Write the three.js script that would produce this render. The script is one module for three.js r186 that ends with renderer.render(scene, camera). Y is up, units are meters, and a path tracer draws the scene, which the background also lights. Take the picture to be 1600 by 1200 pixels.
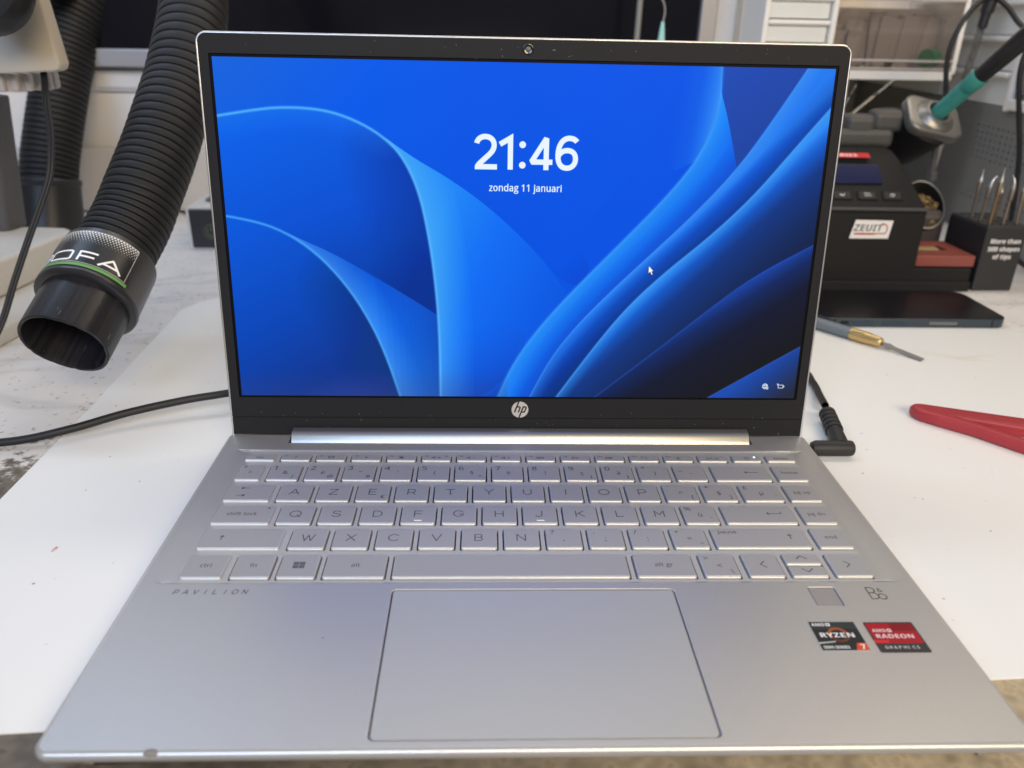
import * as THREE from 'three';
import { RoundedBoxGeometry } from 'three/addons/geometries/RoundedBoxGeometry.js';
import { mergeGeometries, mergeVertices, toCreasedNormals } from 'three/addons/utils/BufferGeometryUtils.js';
import { ImprovedNoise } from 'three/addons/math/ImprovedNoise.js';
import { RectAreaLightUniformsLib } from 'three/addons/lights/RectAreaLightUniformsLib.js';

// ───────────────────────── camera, light, exposure ─────────────────────────
// All lengths below are written in millimetres and scaled by S to metres.
const S = 0.001;
const scene = new THREE.Scene();
const camera = new THREE.PerspectiveCamera(2 * Math.atan(600 / 1234.55) * 180 / Math.PI, 4 / 3, 0.01, 30);
camera.position.set(-20.82 * S, 211.36 * S, 396.99 * S);
camera.rotation.set(-0.4245, -0.0387, 0.0220, 'YXZ');
camera.focus = 0.405;
camera.userData.fStop = 9;

scene.background = new THREE.Color(0.17, 0.17, 0.172);

RectAreaLightUniformsLib.init();
const LAMPS = [
  // centre (mm), size (mm), colour, intensity, description
  { at: [-950, 1480, 2350], size: [1600, 1000], color: [0.52, 0.69, 1.0], power: 7.4, tilt: 1.15, label: 'large cool white light panel before the bench, to the left' },
  { at: [950, 1480, 2350], size: [1600, 1000], color: [1.0, 0.80, 0.53], power: 11.2, tilt: 1.15, label: 'large warm white light panel before the bench, to the right' },
  { at: [-640, 960, -430], size: [560, 130], color: [0.56, 0.72, 1.0], power: 9, label: 'cool white strip lamp above the worktop, back left' },
  { at: [40, 990, -430], size: [560, 130], color: [1.0, 0.97, 0.93], power: 5.5, label: 'neutral white strip lamp above the worktop, back centre' },
  { at: [720, 960, -430], size: [560, 130], color: [1.0, 0.84, 0.64], power: 10, label: 'warm white strip lamp above the worktop, back right' },
];

const renderer = new THREE.WebGLRenderer({ antialias: true });
renderer.toneMapping = THREE.LinearToneMapping;
renderer.toneMappingExposure = 1.0;
renderer.shadowMap.enabled = true;

// ───────────────────────── helpers ─────────────────────────
let seed = 12345;
const rnd = () => { seed = (seed * 1664525 + 1013904223) >>> 0; return seed / 4294967296; };
const perlin = new ImprovedNoise();
const V = (x, y, z) => new THREE.Vector3(x, y, z);
const used = {};
const numbered = (n) => { used[n] = (used[n] ?? -1) + 1; return used[n] ? n + '_' + String(used[n]).padStart(3, '0') : n; };
const scaled = new WeakSet();
const toMetres = (g) => { if (!scaled.has(g)) { g.scale(S, S, S); scaled.add(g); } return g; };
const place = (o, x, y, z) => { o.position.set(x * S, y * S, z * S); return o; };

function tag(o, label, category, group) {
  o.userData.label = label; o.userData.category = category;
  if (group) o.userData.group = group;
  return o;
}
function thing(name, label, category, [x, y, z] = [0, 0, 0], turn = 0, group) {
  const o = new THREE.Group(); o.name = numbered(name); scene.add(o);
  place(o, x, y, z); o.rotation.y = turn;
  return tag(o, label, category, group);
}
function part(name, geos, m, parent, at) {
  let g = Array.isArray(geos) ? merge(geos) : geos;
  const o = new THREE.Mesh(toMetres(g), m);
  o.name = parent === scene ? numbered(name) : name;
  o.castShadow = o.receiveShadow = true;
  if (at) place(o, ...at);
  parent.add(o);
  return o;
}
function structure(name, geos, m, at) { const o = part(name, geos, m, scene, at); o.userData.kind = 'structure'; return o; }
function merge(list) {
  const all = list.map((g) => { const h = g.index ? g.toNonIndexed() : g; if (!h.attributes.uv) h.setAttribute('uv', new THREE.Float32BufferAttribute(new Float32Array(h.attributes.position.count * 2), 2)); for (const k of Object.keys(h.attributes)) if (!['position', 'normal', 'uv'].includes(k)) h.deleteAttribute(k); return h; });
  return mergeGeometries(all);
}
const mv = (g, x, y, z) => g.translate(x, y, z);
const rbox = (w, h, d, r = 1, x = 0, y = 0, z = 0, seg = 3) => new RoundedBoxGeometry(w, h, d, seg, Math.min(r, w / 2.01, h / 2.01, d / 2.01)).translate(x, y, z);
const box = (w, h, d, x = 0, y = 0, z = 0) => new THREE.BoxGeometry(w, h, d).translate(x, y, z);
const cyl = (r1, r2, h, n = 40, x = 0, y = 0, z = 0) => new THREE.CylinderGeometry(r1, r2, h, n).translate(x, y, z);
const lathe = (pts, n = 48) => new THREE.LatheGeometry(pts.map(([r, y]) => new THREE.Vector2(r, y)), n);
const creased = (g, a = 0.6) => toCreasedNormals(g, a);

// outline of a rounded rectangle as [x, z] points, turning so that outward normals are easy to take
function rr(x0, z0, x1, z1, r, n = 6) {
  const rad = Array.isArray(r) ? r : [r, r, r, r], out = [];
  const C = [[x1 - rad[0], z1 - rad[0], 0, rad[0]], [x0 + rad[1], z1 - rad[1], 1, rad[1]], [x0 + rad[2], z0 + rad[2], 2, rad[2]], [x1 - rad[3], z0 + rad[3], 3, rad[3]]];
  for (const [cx, cz, q, R] of C) for (let i = 0; i <= n; i++) { const a = (q + i / n) * Math.PI / 2; out.push([cx + R * Math.cos(a), cz + R * Math.sin(a), Math.cos(a), Math.sin(a)]); }
  return out;   // [x, z, nx, nz]
}
const inset = (loop, dx, dz = dx) => loop.map(([x, z, a, b]) => [x - a * dx, z - b * dz, a, b]);
// a band along a closed loop; prof = [outset, y]...; outward solid (sign 1) or the wall of a hole (sign -1)
function band(loop, prof, sign = 1, kx = 1) {
  const pos = [], idx = [], n = loop.length, m = prof.length;
  for (const [o, y] of prof) for (const [x, z, a, b] of loop) pos.push(x + a * o * kx, y, z + b * o);
  for (let j = 0; j < m - 1; j++) for (let i = 0; i < n; i++) {
    const a = j * n + i, b = j * n + (i + 1) % n, c = a + n, d = b + n;
    if (sign > 0) idx.push(a, b, c, b, d, c); else idx.push(a, c, b, b, c, d);
  }
  const g = new THREE.BufferGeometry();
  g.setAttribute('position', new THREE.Float32BufferAttribute(pos, 3)); g.setIndex(idx);
  g.computeVertexNormals();
  return g;
}
function cap(loop, y, holes = [], up = true) {
  const sh = new THREE.Shape(loop.map(([x, z]) => new THREE.Vector2(x, -z)));
  sh.holes = holes.map((h) => new THREE.Path(h.map(([x, z]) => new THREE.Vector2(x, -z))));
  const g = new THREE.ShapeGeometry(sh).rotateX(-Math.PI / 2).translate(0, y, 0);
  if (!up) { const p = g.index.array; for (let i = 0; i < p.length; i += 3) { const t = p[i]; p[i] = p[i + 1]; p[i + 1] = t; } g.computeVertexNormals(); }
  return g;
}
// planar uv from x, z
function uvXZ(g, x0, z0, x1, z1) {
  const p = g.attributes.position, u = new Float32Array(p.count * 2);
  for (let i = 0; i < p.count; i++) { u[2 * i] = (p.getX(i) - x0) / (x1 - x0); u[2 * i + 1] = 1 - (p.getZ(i) - z0) / (z1 - z0); }
  g.setAttribute('uv', new THREE.BufferAttribute(u, 2)); return g;
}
function uvXY(g, x0, y0, x1, y1) {
  const p = g.attributes.position, u = new Float32Array(p.count * 2);
  for (let i = 0; i < p.count; i++) { u[2 * i] = (p.getX(i) - x0) / (x1 - x0); u[2 * i + 1] = (p.getY(i) - y0) / (y1 - y0); }
  g.setAttribute('uv', new THREE.BufferAttribute(u, 2)); return g;
}
// sweep of a circle along a curve with a radius that depends on the distance run
function sweep(points, radius, step, radial = 40, tension = 0.5) {
  const curve = new THREE.CatmullRomCurve3(points.map((p) => V(...p)), false, 'catmullrom', tension);
  curve.arcLengthDivisions = 800;
  const L = curve.getLength(), n = Math.ceil(L / step), pos = [], idx = [], uv = [];
  const T = [], P = [];
  for (let i = 0; i <= n; i++) { P.push(curve.getPointAt(i / n)); T.push(curve.getTangentAt(i / n)); }
  let N = V(0, 0, 1).cross(T[0]).normalize();
  for (let i = 0; i <= n; i++) {
    N.sub(T[i].clone().multiplyScalar(N.dot(T[i]))).normalize();
    const B = T[i].clone().cross(N), r = typeof radius === 'function' ? radius(i / n * L, L) : radius;
    for (let k = 0; k <= radial; k++) {
      const a = k / radial * Math.PI * 2, c = Math.cos(a) * r, s = Math.sin(a) * r;
      pos.push(P[i].x + N.x * c + B.x * s, P[i].y + N.y * c + B.y * s, P[i].z + N.z * c + B.z * s);
      uv.push(k / radial, i / n);
    }
  }
  const w = radial + 1;
  for (let i = 0; i < n; i++) for (let k = 0; k < radial; k++) { const a = i * w + k; idx.push(a, a + 1, a + w, a + 1, a + w + 1, a + w); }
  const g = new THREE.BufferGeometry();
  g.setAttribute('position', new THREE.Float32BufferAttribute(pos, 3)); g.setAttribute('uv', new THREE.Float32BufferAttribute(uv, 2)); g.setIndex(idx);
  g.computeVertexNormals();
  return g;
}
const rod = (a, b, r1, r2 = r1, n = 20) => {
  const A = V(...a), B = V(...b), d = B.clone().sub(A), g = new THREE.CylinderGeometry(r2, r1, d.length(), n);
  g.applyQuaternion(new THREE.Quaternion().setFromUnitVectors(V(0, 1, 0), d.clone().normalize()));
  return g.translate((A.x + B.x) / 2, (A.y + B.y) / 2, (A.z + B.z) / 2);
};
const lin = (r, g, b) => new THREE.Color().setRGB(r, g, b);
const std = (color, roughness = 0.6, metalness = 0, extra = {}) => new THREE.MeshStandardMaterial({ color: Array.isArray(color) ? lin(...color) : color, roughness, metalness, ...extra });
const phys = (color, roughness = 0.6, metalness = 0, extra = {}) => new THREE.MeshPhysicalMaterial({ color: Array.isArray(color) ? lin(...color) : color, roughness, metalness, ...extra });
function canvasTexture(w, h, draw, srgb = true) {
  const c = document.createElement('canvas'); c.width = w; c.height = h;
  draw(c.getContext('2d'), w, h);
  const t = new THREE.CanvasTexture(c); if (srgb) t.colorSpace = THREE.SRGBColorSpace;
  t.magFilter = THREE.LinearFilter; t.anisotropy = 8;
  return t;
}
function noiseTexture(n, f, srgb = false) {        // f(x, y) -> number 0..1 or [r, g, b]
  const d = new Uint8Array(n * n * 4);
  for (let y = 0; y < n; y++) for (let x = 0; x < n; x++) {
    const v = f(x / n, y / n), o = (y * n + x) * 4;
    for (let c = 0; c < 3; c++) d[o + c] = Math.max(0, Math.min(255, 255 * (Array.isArray(v) ? v[c] : v)));
    d[o + 3] = 255;
  }
  const t = new THREE.DataTexture(d, n, n); t.magFilter = THREE.LinearFilter; t.wrapS = t.wrapT = THREE.RepeatWrapping;
  if (srgb) t.colorSpace = THREE.SRGBColorSpace;
  t.needsUpdate = true; return t;
}
const grainTex = noiseTexture(256, () => 0.35 + 0.65 * rnd());
const grain = (repeat) => { const t = grainTex.clone(); t.repeat.set(repeat, repeat); t.needsUpdate = true; return t; };
const fbm = (x, y, o = 4, s = 0) => { let v = 0, a = 0.5, f = 1; for (let i = 0; i < o; i++) { v += a * perlin.noise(x * f, y * f, s + i * 7.3); a *= 0.5; f *= 2.03; } return v; };

// the workbench and the wall behind it stand turned by TH against the laptop
const TH = 0.0577, CT = Math.cos(TH), ST = Math.sin(TH);
const bench = (u, y, w) => [u * CT + w * ST, y, -u * ST + w * CT];
const TABLE = -13;

// ───────────────────────── materials ─────────────────────────
const M = {
  silverLid: phys([0.70, 0.685, 0.66], 0.32, 0.95),
  wellDark: std([0.035, 0.035, 0.036], 0.7),
  bezel: phys([0.013, 0.013, 0.0145], 0.6, 0, { specularIntensity: 0.45, bumpMap: grain(60), bumpScale: 0.00002 }),
  bezelStep: phys([0.006, 0.006, 0.007], 0.6, 0, { specularIntensity: 0.2 }),
  lcdEdge: phys([0.004, 0.004, 0.005], 0.5, 0, { specularIntensity: 0.15 }),
  rubber: std([0.016, 0.016, 0.017], 0.55),
  blackPlastic: std([0.012, 0.012, 0.0135], 0.42),
  blackMatte: phys([0.010, 0.010, 0.0105], 0.65, 0, { specularIntensity: 0.5 }),
  glossBlack: phys([0.008, 0.008, 0.010], 0.12, 0, { clearcoat: 0.6, clearcoatRoughness: 0.1 }),
  cable: std([0.008, 0.008, 0.0095], 0.55),
  cream: std([0.52, 0.47, 0.40], 0.55),
  greyPlate: std([0.60, 0.585, 0.55], 0.5),
  darkGrey: std([0.07, 0.07, 0.075], 0.5),
  alu: std([0.36, 0.35, 0.36], 0.45, 0.5),
  wallWhite: std([0.74, 0.725, 0.71], 0.7),
  wallTrim: std([0.70, 0.69, 0.69], 0.55),
  wallWarm: std([0.80, 0.73, 0.63], 0.75),
  panelGrey: std([0.20, 0.20, 0.192], 0.55),
  steel: std([0.55, 0.54, 0.52], 0.32, 0.9),
  brass: std([0.62, 0.45, 0.20], 0.35, 0.9),
  brassDull: std([0.24, 0.175, 0.11], 0.42, 0.8),
  bronze: std([0.26, 0.21, 0.165], 0.42, 0.8),
  satin: std([0.22, 0.216, 0.208], 0.38, 0.75),
  steelDark: std([0.20, 0.19, 0.18], 0.45, 0.85),
  teal: std([0.035, 0.25, 0.21], 0.5),
  cabinet: std([0.80, 0.785, 0.75], 0.55),
  drawerMilky: phys([0.74, 0.75, 0.72], 0.45, 0),
};

// ───────────────────────── lamps ─────────────────────────
for (const { at, size, color, power, label, tilt = 0 } of LAMPS) {
  const t = thing('ceiling_lamp', label, 'lamp', at);
  t.rotation.x = tilt;
  part('lamp_housing', rbox(size[0] + 40, 46, size[1] + 40, 6, 0, 26, 0), M.wallTrim, t);
  const glow = std([0.8, 0.8, 0.8], 0.6, 0, { emissive: lin(...color), emissiveIntensity: 1.2 });
  part('lamp_diffuser', box(size[0], 4, size[1], 0, 0, 0), glow, t);
  const l = new THREE.RectAreaLight(lin(...color), power, size[0] * S, size[1] * S);
  l.rotation.x = -Math.PI / 2; l.position.set(0, -0.004, 0); l.name = 'lamp_light';
  t.add(l);
}

// ───────────────────────── the laptop ─────────────────────────
const laptop = thing('laptop', 'open silver laptop with blue lock screen standing on the white mat', 'laptop');

// key layout: [x0, x1, legends]; row: [zBack, zFront, keys]
const even = (x0, x1, n, gap) => { const w = (x1 - x0 - gap * (n - 1)) / n; return Array.from({ length: n }, (_, i) => [x0 + i * (w + gap), x0 + i * (w + gap) + w]); };
const fnRow = even(-147.0, 148.0, 16, 3.2);
const fnLegend = ['esc', '?', 'display', 'sun', 'sunbig', 'mute', 'vol-', 'vol+', 'prev', 'play', 'next', 'frame', 'plane', 'prt sc', 'power', 'delete'];
const rows = [
  { z: [23.6, 30.2], keys: fnRow.map((k, i) => [...k, { fn: fnLegend[i], i }]) },
  { z: [35.0, 50.1], keys: [[-147, -134.3, { tl: '³', c: '²' }], ...[['1', '&', '|'], ['2', 'é', '@'], ['3', '"', '#'], ['4', "'", ''], ['5', '(', ''], ['6', '§', '^'], ['7', 'è', ''], ['8', '!', ''], ['9', 'ç', '{'], ['0', 'à', '}'], ['°', ')', ''], ['_', '-', '']].map(([a, b, c], i) => [-131.2 + i * 19.12, -131.2 + i * 19.12 + 16.0, { num: a, c: b, br: c }]), [99.2, 128.7, { icon: 'backspace' }], [132.0, 147.8, { w: 'home' }]] },
  { z: [54.2, 69.4], keys: [[-147, -124.6, { icon: 'tab' }], ...[['A'], ['Z'], ['E', '', '€'], ['R'], ['T'], ['Y'], ['U'], ['I'], ['O'], ['P']].map(([a, b, c], i) => [-121.6 + i * 19.13, -121.6 + i * 19.13 + 16.1, { L: a, br: c }]), [69.7, 86.0, { tl: '¨', c: '^', br: '[' }], [89.0, 105.3, { tl: '*', c: '$', br: ']' }], [108.6, 128.4, { tl: '£', c: 'µ', br: '`' }], [131.5, 147.4, { w: 'pg up' }]] },
  { z: [73.5, 88.7], keys: [[-146.8, -119.9, { w: 'shift lock', dot: 1, left: 1 }], ...'QSDFGHJKLM'.split('').map((a, i) => [-117.0 + i * 19.16, -117.0 + i * 19.16 + 16.2, { L: a, bar: 'FJ'.includes(a) }]), [74.7, 90.9, { tl: '%', c: 'ù', br: '´' }], [94.1, 128.2, { icon: 'enter' }], [131.7, 147.2, { w: 'pg dn' }]] },
  { z: [92.6, 107.8], keys: [[-146.8, -110.7, { icon: 'shiftL' }], ...[['W'], ['X'], ['C'], ['V'], ['B'], ['N'], ['', ',', '?'], ['', ';', '.'], ['', ':', '/'], ['', '=', '+', '~']].map(([a, c, t, b], i) => [-107.2 + i * 19.15, -107.2 + i * 19.15 + 16.1, { L: a, c, tl: t, br: b }]), [84.3, 127.6, { icon: 'shiftR' }], [131.0, 146.9, { w: 'end' }]] },
  { z: [112.2, 128.1], keys: [[-146.9, -129.7, { w: 'ctrl' }], [-126.5, -110.1, { w: 'fn' }], [-107.3, -91.1, { icon: 'grid' }], [-88.2, -62.2, { w: 'alt' }], [-59.2, 41.7, {}], [44.8, 70.2, { w: 'alt gr' }], [73.8, 89.3, { tl: '>', c: '<', br: '\\' }], [92.9, 108.4, { icon: 'left' }], [130.4, 146.5, { icon: 'right' }]] },
];
const updown = [[111.4, 112.2, 127.1, 119.6, { icon: 'up' }], [111.4, 120.6, 127.1, 128.1, { icon: 'down' }]];
const KEYS = [];
for (const r of rows) for (const [x0, x1, l] of r.keys) KEYS.push({ x0, x1, z0: r.z[0], z1: r.z[1], l });
for (const [x0, z0, x1, z1, l] of updown) KEYS.push({ x0, x1, z0, z1, l });

const GLYPH = {
  A: 'M0 10L5 0L10 10M1.8 6.8H8.2', Z: 'M.7 0H9.3L.7 10H9.3', E: 'M8.6 0H1.4V10H8.6M1.4 5H7.8', R: 'M1.2 10V0H5.8A3 3 0 0 1 5.8 6H1.2M5.8 6L9 10', T: 'M.4 0H9.6M5 0V10', Y: 'M.6 0L5 5.6L9.4 0M5 5.6V10',
  U: 'M1 0V6A4 4 0 0 0 9 6V0', I: 'M5 0V10', O: 'M5 0A5.4 5 0 1 1 4.99 0', P: 'M1.2 10V0H6A3.2 3.2 0 0 1 6 6.4H1.2', Q: 'M5 0A5.4 5 0 1 1 4.99 0M6.6 7L10 10.4', S: 'M8.8 1.8C7.8.4 6.4 0 5 0C2.8 0 1.4 1.1 1.4 2.6C1.4 6 8.9 4 8.9 7.3C8.9 9 7.2 10 5 10C3.2 10 1.8 9.3 1 8',
  D: 'M1 0V10H4.5A5 5 0 0 0 4.5 0Z', F: 'M8.8 0H1.4V10M1.4 5H8', G: 'M9.2 2A5 5 0 1 0 9.6 6V5.4H5.5', H: 'M1 0V10M9 0V10M1 5H9', J: 'M7.5 0V6.8A3.2 3.2 0 0 1 1.2 7.6', K: 'M1.2 0V10M9 0L1.2 6.3M4 4.2L9.5 10', L: 'M1.6 0V10H8.4', M: 'M.4 10V0L5 6.5L9.6 0V10',
  W: 'M-1 0L2.2 10L5 1L7.8 10L11 0', X: 'M.8 0L9.2 10M9.2 0L.8 10', C: 'M9 1.9A5 5 0 1 0 9 8.1', V: 'M.5 0L5 10L9.5 0', B: 'M1.2 0V10H6A2.7 2.7 0 0 0 6 4.7H1.2M5.6 4.7A2.35 2.35 0 0 0 5.6 0H1.2', N: 'M1 10V0L9 10V0',
};
const KA = [-150, 20, 150, 132], KPX = 2048 / 300;
const keyTex = canvasTexture(2048, Math.round(112 * KPX), (c, w, h) => {
  c.fillStyle = '#b6b4ba'; c.fillRect(0, 0, w, h);
  const X = (x) => (x - KA[0]) * KPX, Z = (z) => (z - KA[1]) * KPX;
  const ink = '#434248';
  c.strokeStyle = c.fillStyle = ink; c.lineCap = 'round'; c.lineJoin = 'round';
  const text = (s, x, z, mm, align = 'center') => { c.font = Math.round(mm * KPX) + 'px sans-serif'; c.textAlign = align; c.textBaseline = 'middle'; c.fillText(s, X(x), Z(z)); };
  const glyph = (d, x, z, size, lw = 0.42) => { c.save(); c.translate(X(x) - size * KPX / 2, Z(z) - size * KPX / 2); c.scale(size * KPX / 10, size * KPX / 10); c.lineWidth = lw * 10 / size; c.stroke(new Path2D(d)); c.restore(); };
  for (const { x0, x1, z0, z1, l } of KEYS) {
    const xc = (x0 + x1) / 2, zc = (z0 + z1) / 2;
    c.fillStyle = c.strokeStyle = ink;
    if (l.L) glyph(GLYPH[l.L], xc - 0.2, zc - 0.6, 4.7);
    if (l.num) text(l.num, x0 + 3.1, z0 + 3.2, 5.4);
    if (l.c) text(l.c, xc + (l.num ? 0.6 : 0), zc + 0.2, l.num ? 4.2 : 4.6);
    if (l.tl) text(l.tl, x0 + 3.0, z0 + 2.9, 4.2);
    if (l.br) text(l.br, x1 - 3.0, z1 - 3.7, 4.0);
    if (l.w) text(l.w, l.left ? x0 + 12.6 : xc, zc - 0.6, 3.5);
    if (l.dot) { c.beginPath(); c.arc(X(x1 - 2.6), Z(z0 + 2.3), 0.55 * KPX, 0, 7); c.fill(); }
    if (l.bar) { c.fillStyle = '#f4f4f4'; c.fillRect(X(xc - 1.9), Z(z1 - 3.0), 3.8 * KPX, 0.7 * KPX); c.fillStyle = ink; }
    const ic = l.icon;
    if (ic === 'tab') { glyph('M0 2V6M0 4H10M0 4L2.5 2M0 4L2.5 6', x0 + 8.6, z0 + 4.0, 3.6, 0.36); glyph('M10 2V6M10 4H0M10 4L7.5 2M10 4L7.5 6', x0 + 7.6, z0 + 10.6, 3.6, 0.36); }
    if (ic === 'backspace') glyph('M0 5H10M0 5L1.6 3.6M0 5L1.6 6.4', x1 - 9, zc - 0.8, 7, 0.36);
    if (ic === 'enter') glyph('M0 5H10V3M0 5L1.6 3.6M0 5L1.6 6.4', x1 - 9.4, zc - 0.8, 7, 0.36);
    if (ic === 'shiftL') glyph('M5 10V0M5 0L2.4 3M5 0L7.6 3', x0 + 9, zc - 0.8, 3, 0.4);
    if (ic === 'shiftR') { glyph('M5 10V0M5 0L2.4 3M5 0L7.6 3', x1 - 7.5, zc - 1.2, 3.4, 0.4); text('pause', x0 + 7.4, z0 + 2.9, 3.4); }
    if (ic === 'grid') for (const [i, j] of [[0, 0], [1, 0], [0, 1], [1, 1]]) { c.fillStyle = '#67666d'; c.fillRect(X(xc - 2.5 + i * 2.6), Z(zc - 2.9 + j * 2.3), 2.35 * KPX, 2.05 * KPX); }
    if (ic === 'left') glyph('M8 0L3 5L8 10', xc, zc - 0.6, 4.2, 0.42);
    if (ic === 'right') glyph('M2 0L7 5L2 10', xc, zc - 0.6, 4.2, 0.42);
    if (ic === 'up') glyph('M0 7L5 2L10 7', xc, zc - 1.0, 4.6, 0.42);
    if (ic === 'down') glyph('M0 3L5 8L10 3', xc, zc - 0.8, 4.6, 0.42);
    if (l.fn) {
      const f = l.fn, s = 2.6;
      if (l.i > 0 && l.i < 13) text('f' + l.i, x0 + 2.6, z0 + 1.9, 1.9);
      if (['esc', 'prt sc', 'delete'].includes(f)) text(f, xc, zc, 2.9);
      if (f === '?') text('?', xc, zc, 3.4);
      if (f === 'display') glyph('M0 1H10V8H0Z', xc, zc, s);
      if (f === 'sun' || f === 'sunbig') { const k = f === 'sun' ? 0.55 : 0.8; c.beginPath(); c.arc(X(xc), Z(zc), k * KPX, 0, 7); c.fill(); if (f !== 'sun') for (let a = 0; a < 8; a++) { c.lineWidth = 0.25 * KPX; c.beginPath(); c.moveTo(X(xc + 1.1 * Math.cos(a * 0.785)), Z(zc + 1.1 * Math.sin(a * 0.785))); c.lineTo(X(xc + 1.7 * Math.cos(a * 0.785)), Z(zc + 1.7 * Math.sin(a * 0.785))); c.stroke(); } }
      if (['mute', 'vol-', 'vol+'].includes(f)) { glyph('M0 3.5H2.5L6 1V9L2.5 6.5H0Z', xc - 1, zc, s, 0.3); glyph({ mute: 'M1 3L7 8M7 3L1 8', 'vol-': 'M1 5.5H7', 'vol+': 'M1 5.5H7M4 2.5V8.5' }[f], xc + 1.6, zc, 2, 0.3); if (f === 'mute') { c.beginPath(); c.arc(X(x1 - 2.4), Z(z0 + 1.8), 0.5 * KPX, 0, 7); c.fill(); } }
      if (f === 'prev') glyph('M-4 1V9M3 1L-3 5L3 9ZM11 1L5 5L11 9Z', xc, zc, 2.2, 0.3);
      if (f === 'play') glyph('M-2 1L4 5L-2 9ZM7 1V9M11 1V9', xc, zc, 2.2, 0.3);
      if (f === 'next') glyph('M14 1V9M7 1L13 5L7 9ZM-1 1L5 5L-1 9Z', xc - 0.8, zc, 2.2, 0.3);
      if (f === 'frame') glyph('M0 3V0H3M10 3V0H7M0 7V9H3M10 7V9H7', xc, zc, s, 0.3);
      if (f === 'plane') glyph('M5 0V9M5 3L0 6.5M5 3L10 6.5M3 10L5 8L7 10', xc, zc, s, 0.3);
      if (f === 'power') glyph('M5 0V4M2.2 1.6A4.2 4.2 0 1 0 7.8 1.6', xc, zc, s, 0.32);
    }
  }
  // grime and dust specks left on the key tops
  for (let i = 0; i < 420; i++) { c.fillStyle = rnd() < 0.6 ? 'rgba(225,222,214,0.5)' : 'rgba(96,80,66,0.45)'; const r = 0.4 + rnd() * 1.1; c.fillRect(rnd() * w, rnd() * h, r * 1.5, r); }
  c.fillStyle = 'rgba(110,78,58,0.6)';
  for (let i = 0; i < 26; i++) { c.beginPath(); c.ellipse(X(112 + rnd() * 12), Z(127.6 + rnd() * 0.9), (0.3 + rnd()) * KPX, 0.25 * KPX, 0, 0, 7); c.fill(); }
  c.fillStyle = 'rgba(128,112,92,0.35)';
  c.beginPath(); c.ellipse(X(-37), Z(63), 0.9 * KPX, 0.7 * KPX, 0, 0, 7); c.fill();
});
const keyMat = phys([0.80, 0.805, 0.77], 0.46, 0.10, { map: keyTex });

const keySide = phys([0.66, 0.655, 0.645], 0.38, 0.5);
const edgeMat = phys([0.66, 0.65, 0.635], 0.36, 0.62);
// print and wear of the top case: 325 x 217 mm
const DA = [-162.5, -3, 162.5, 214];
const deckTex = canvasTexture(2048, Math.round(217 * 2048 / 325), (c, w, h) => {
  const k = 2048 / 325, X = (x) => (x - DA[0]) * k, Z = (z) => (z - DA[1]) * k;
  c.fillStyle = '#c3c1c0'; c.fillRect(0, 0, w, h);
  for (let i = 0; i < 9000; i++) { c.fillStyle = rnd() < 0.5 ? 'rgba(255,255,255,0.10)' : 'rgba(40,40,50,0.07)'; c.fillRect(rnd() * w, rnd() * h, 1 + rnd() * 2, 1 + rnd() * 2); }
  // dust and faint scratches
  for (let i = 0; i < 260; i++) { c.fillStyle = `rgba(235,232,224,${0.25 + rnd() * 0.45})`; const z = rnd() < 0.55 ? rnd() * 22 : rnd() * 217; c.beginPath(); c.arc(rnd() * w, z * k, 0.4 + rnd() * 1.1, 0, 7); c.fill(); }
  for (let i = 0; i < 30; i++) { c.strokeStyle = 'rgba(240,238,232,0.13)'; c.lineWidth = 0.8; const x = rnd() * w, y = (135 + rnd() * 75) * k; c.beginPath(); c.moveTo(x, y); c.lineTo(x + (rnd() - 0.5) * 60, y + (rnd() - 0.5) * 30); c.stroke(); }
  c.fillStyle = 'rgba(90,80,70,0.7)'; c.beginPath(); c.arc(X(-81), Z(163), 2.2, 0, 7); c.fill();
  c.strokeStyle = '#5d5b5e'; c.lineWidth = 0.36 * k; c.lineCap = 'round'; c.lineJoin = 'round';
  const gl = { ...GLYPH };
  'PAVILION'.split('').forEach((ch, i) => { c.save(); c.translate(X(-146.4 + i * 3.95), Z(134.9)); c.transform(1, 0, -0.18, 1, 0.5 * k, 0); c.scale(0.21 * k, 0.25 * k); c.lineWidth = 1.6; c.stroke(new Path2D(gl[ch])); c.restore(); });
  // the sound maker's emblem: B, a small & above, O
  c.save(); c.translate(X(139.3), Z(134.7)); c.scale(k, k); c.lineWidth = 0.48; c.strokeStyle = '#4e4c4f';
  c.stroke(new Path2D('M0 0V7.2H1.5A1.95 1.95 0 0 0 1.5 3.3H0M1.5 3.3A1.65 1.65 0 0 0 1.5 0H0M5.0 4.1A1.62 1.62 0 1 1 4.99 4.1'));
  c.restore();
  c.fillStyle = '#4e4c4f'; c.font = Math.round(3.5 * k) + 'px sans-serif'; c.textAlign = 'center'; c.fillText('&', X(144.6), Z(137.6));
});
const deckMat = phys([0.82, 0.83, 0.835], 0.38, 0.48, { map: deckTex, bumpMap: grain(90), bumpScale: 0.000006 });

const trayMat = phys([0.82, 0.83, 0.835], 0.5, 0.16, { map: deckTex });

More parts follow.
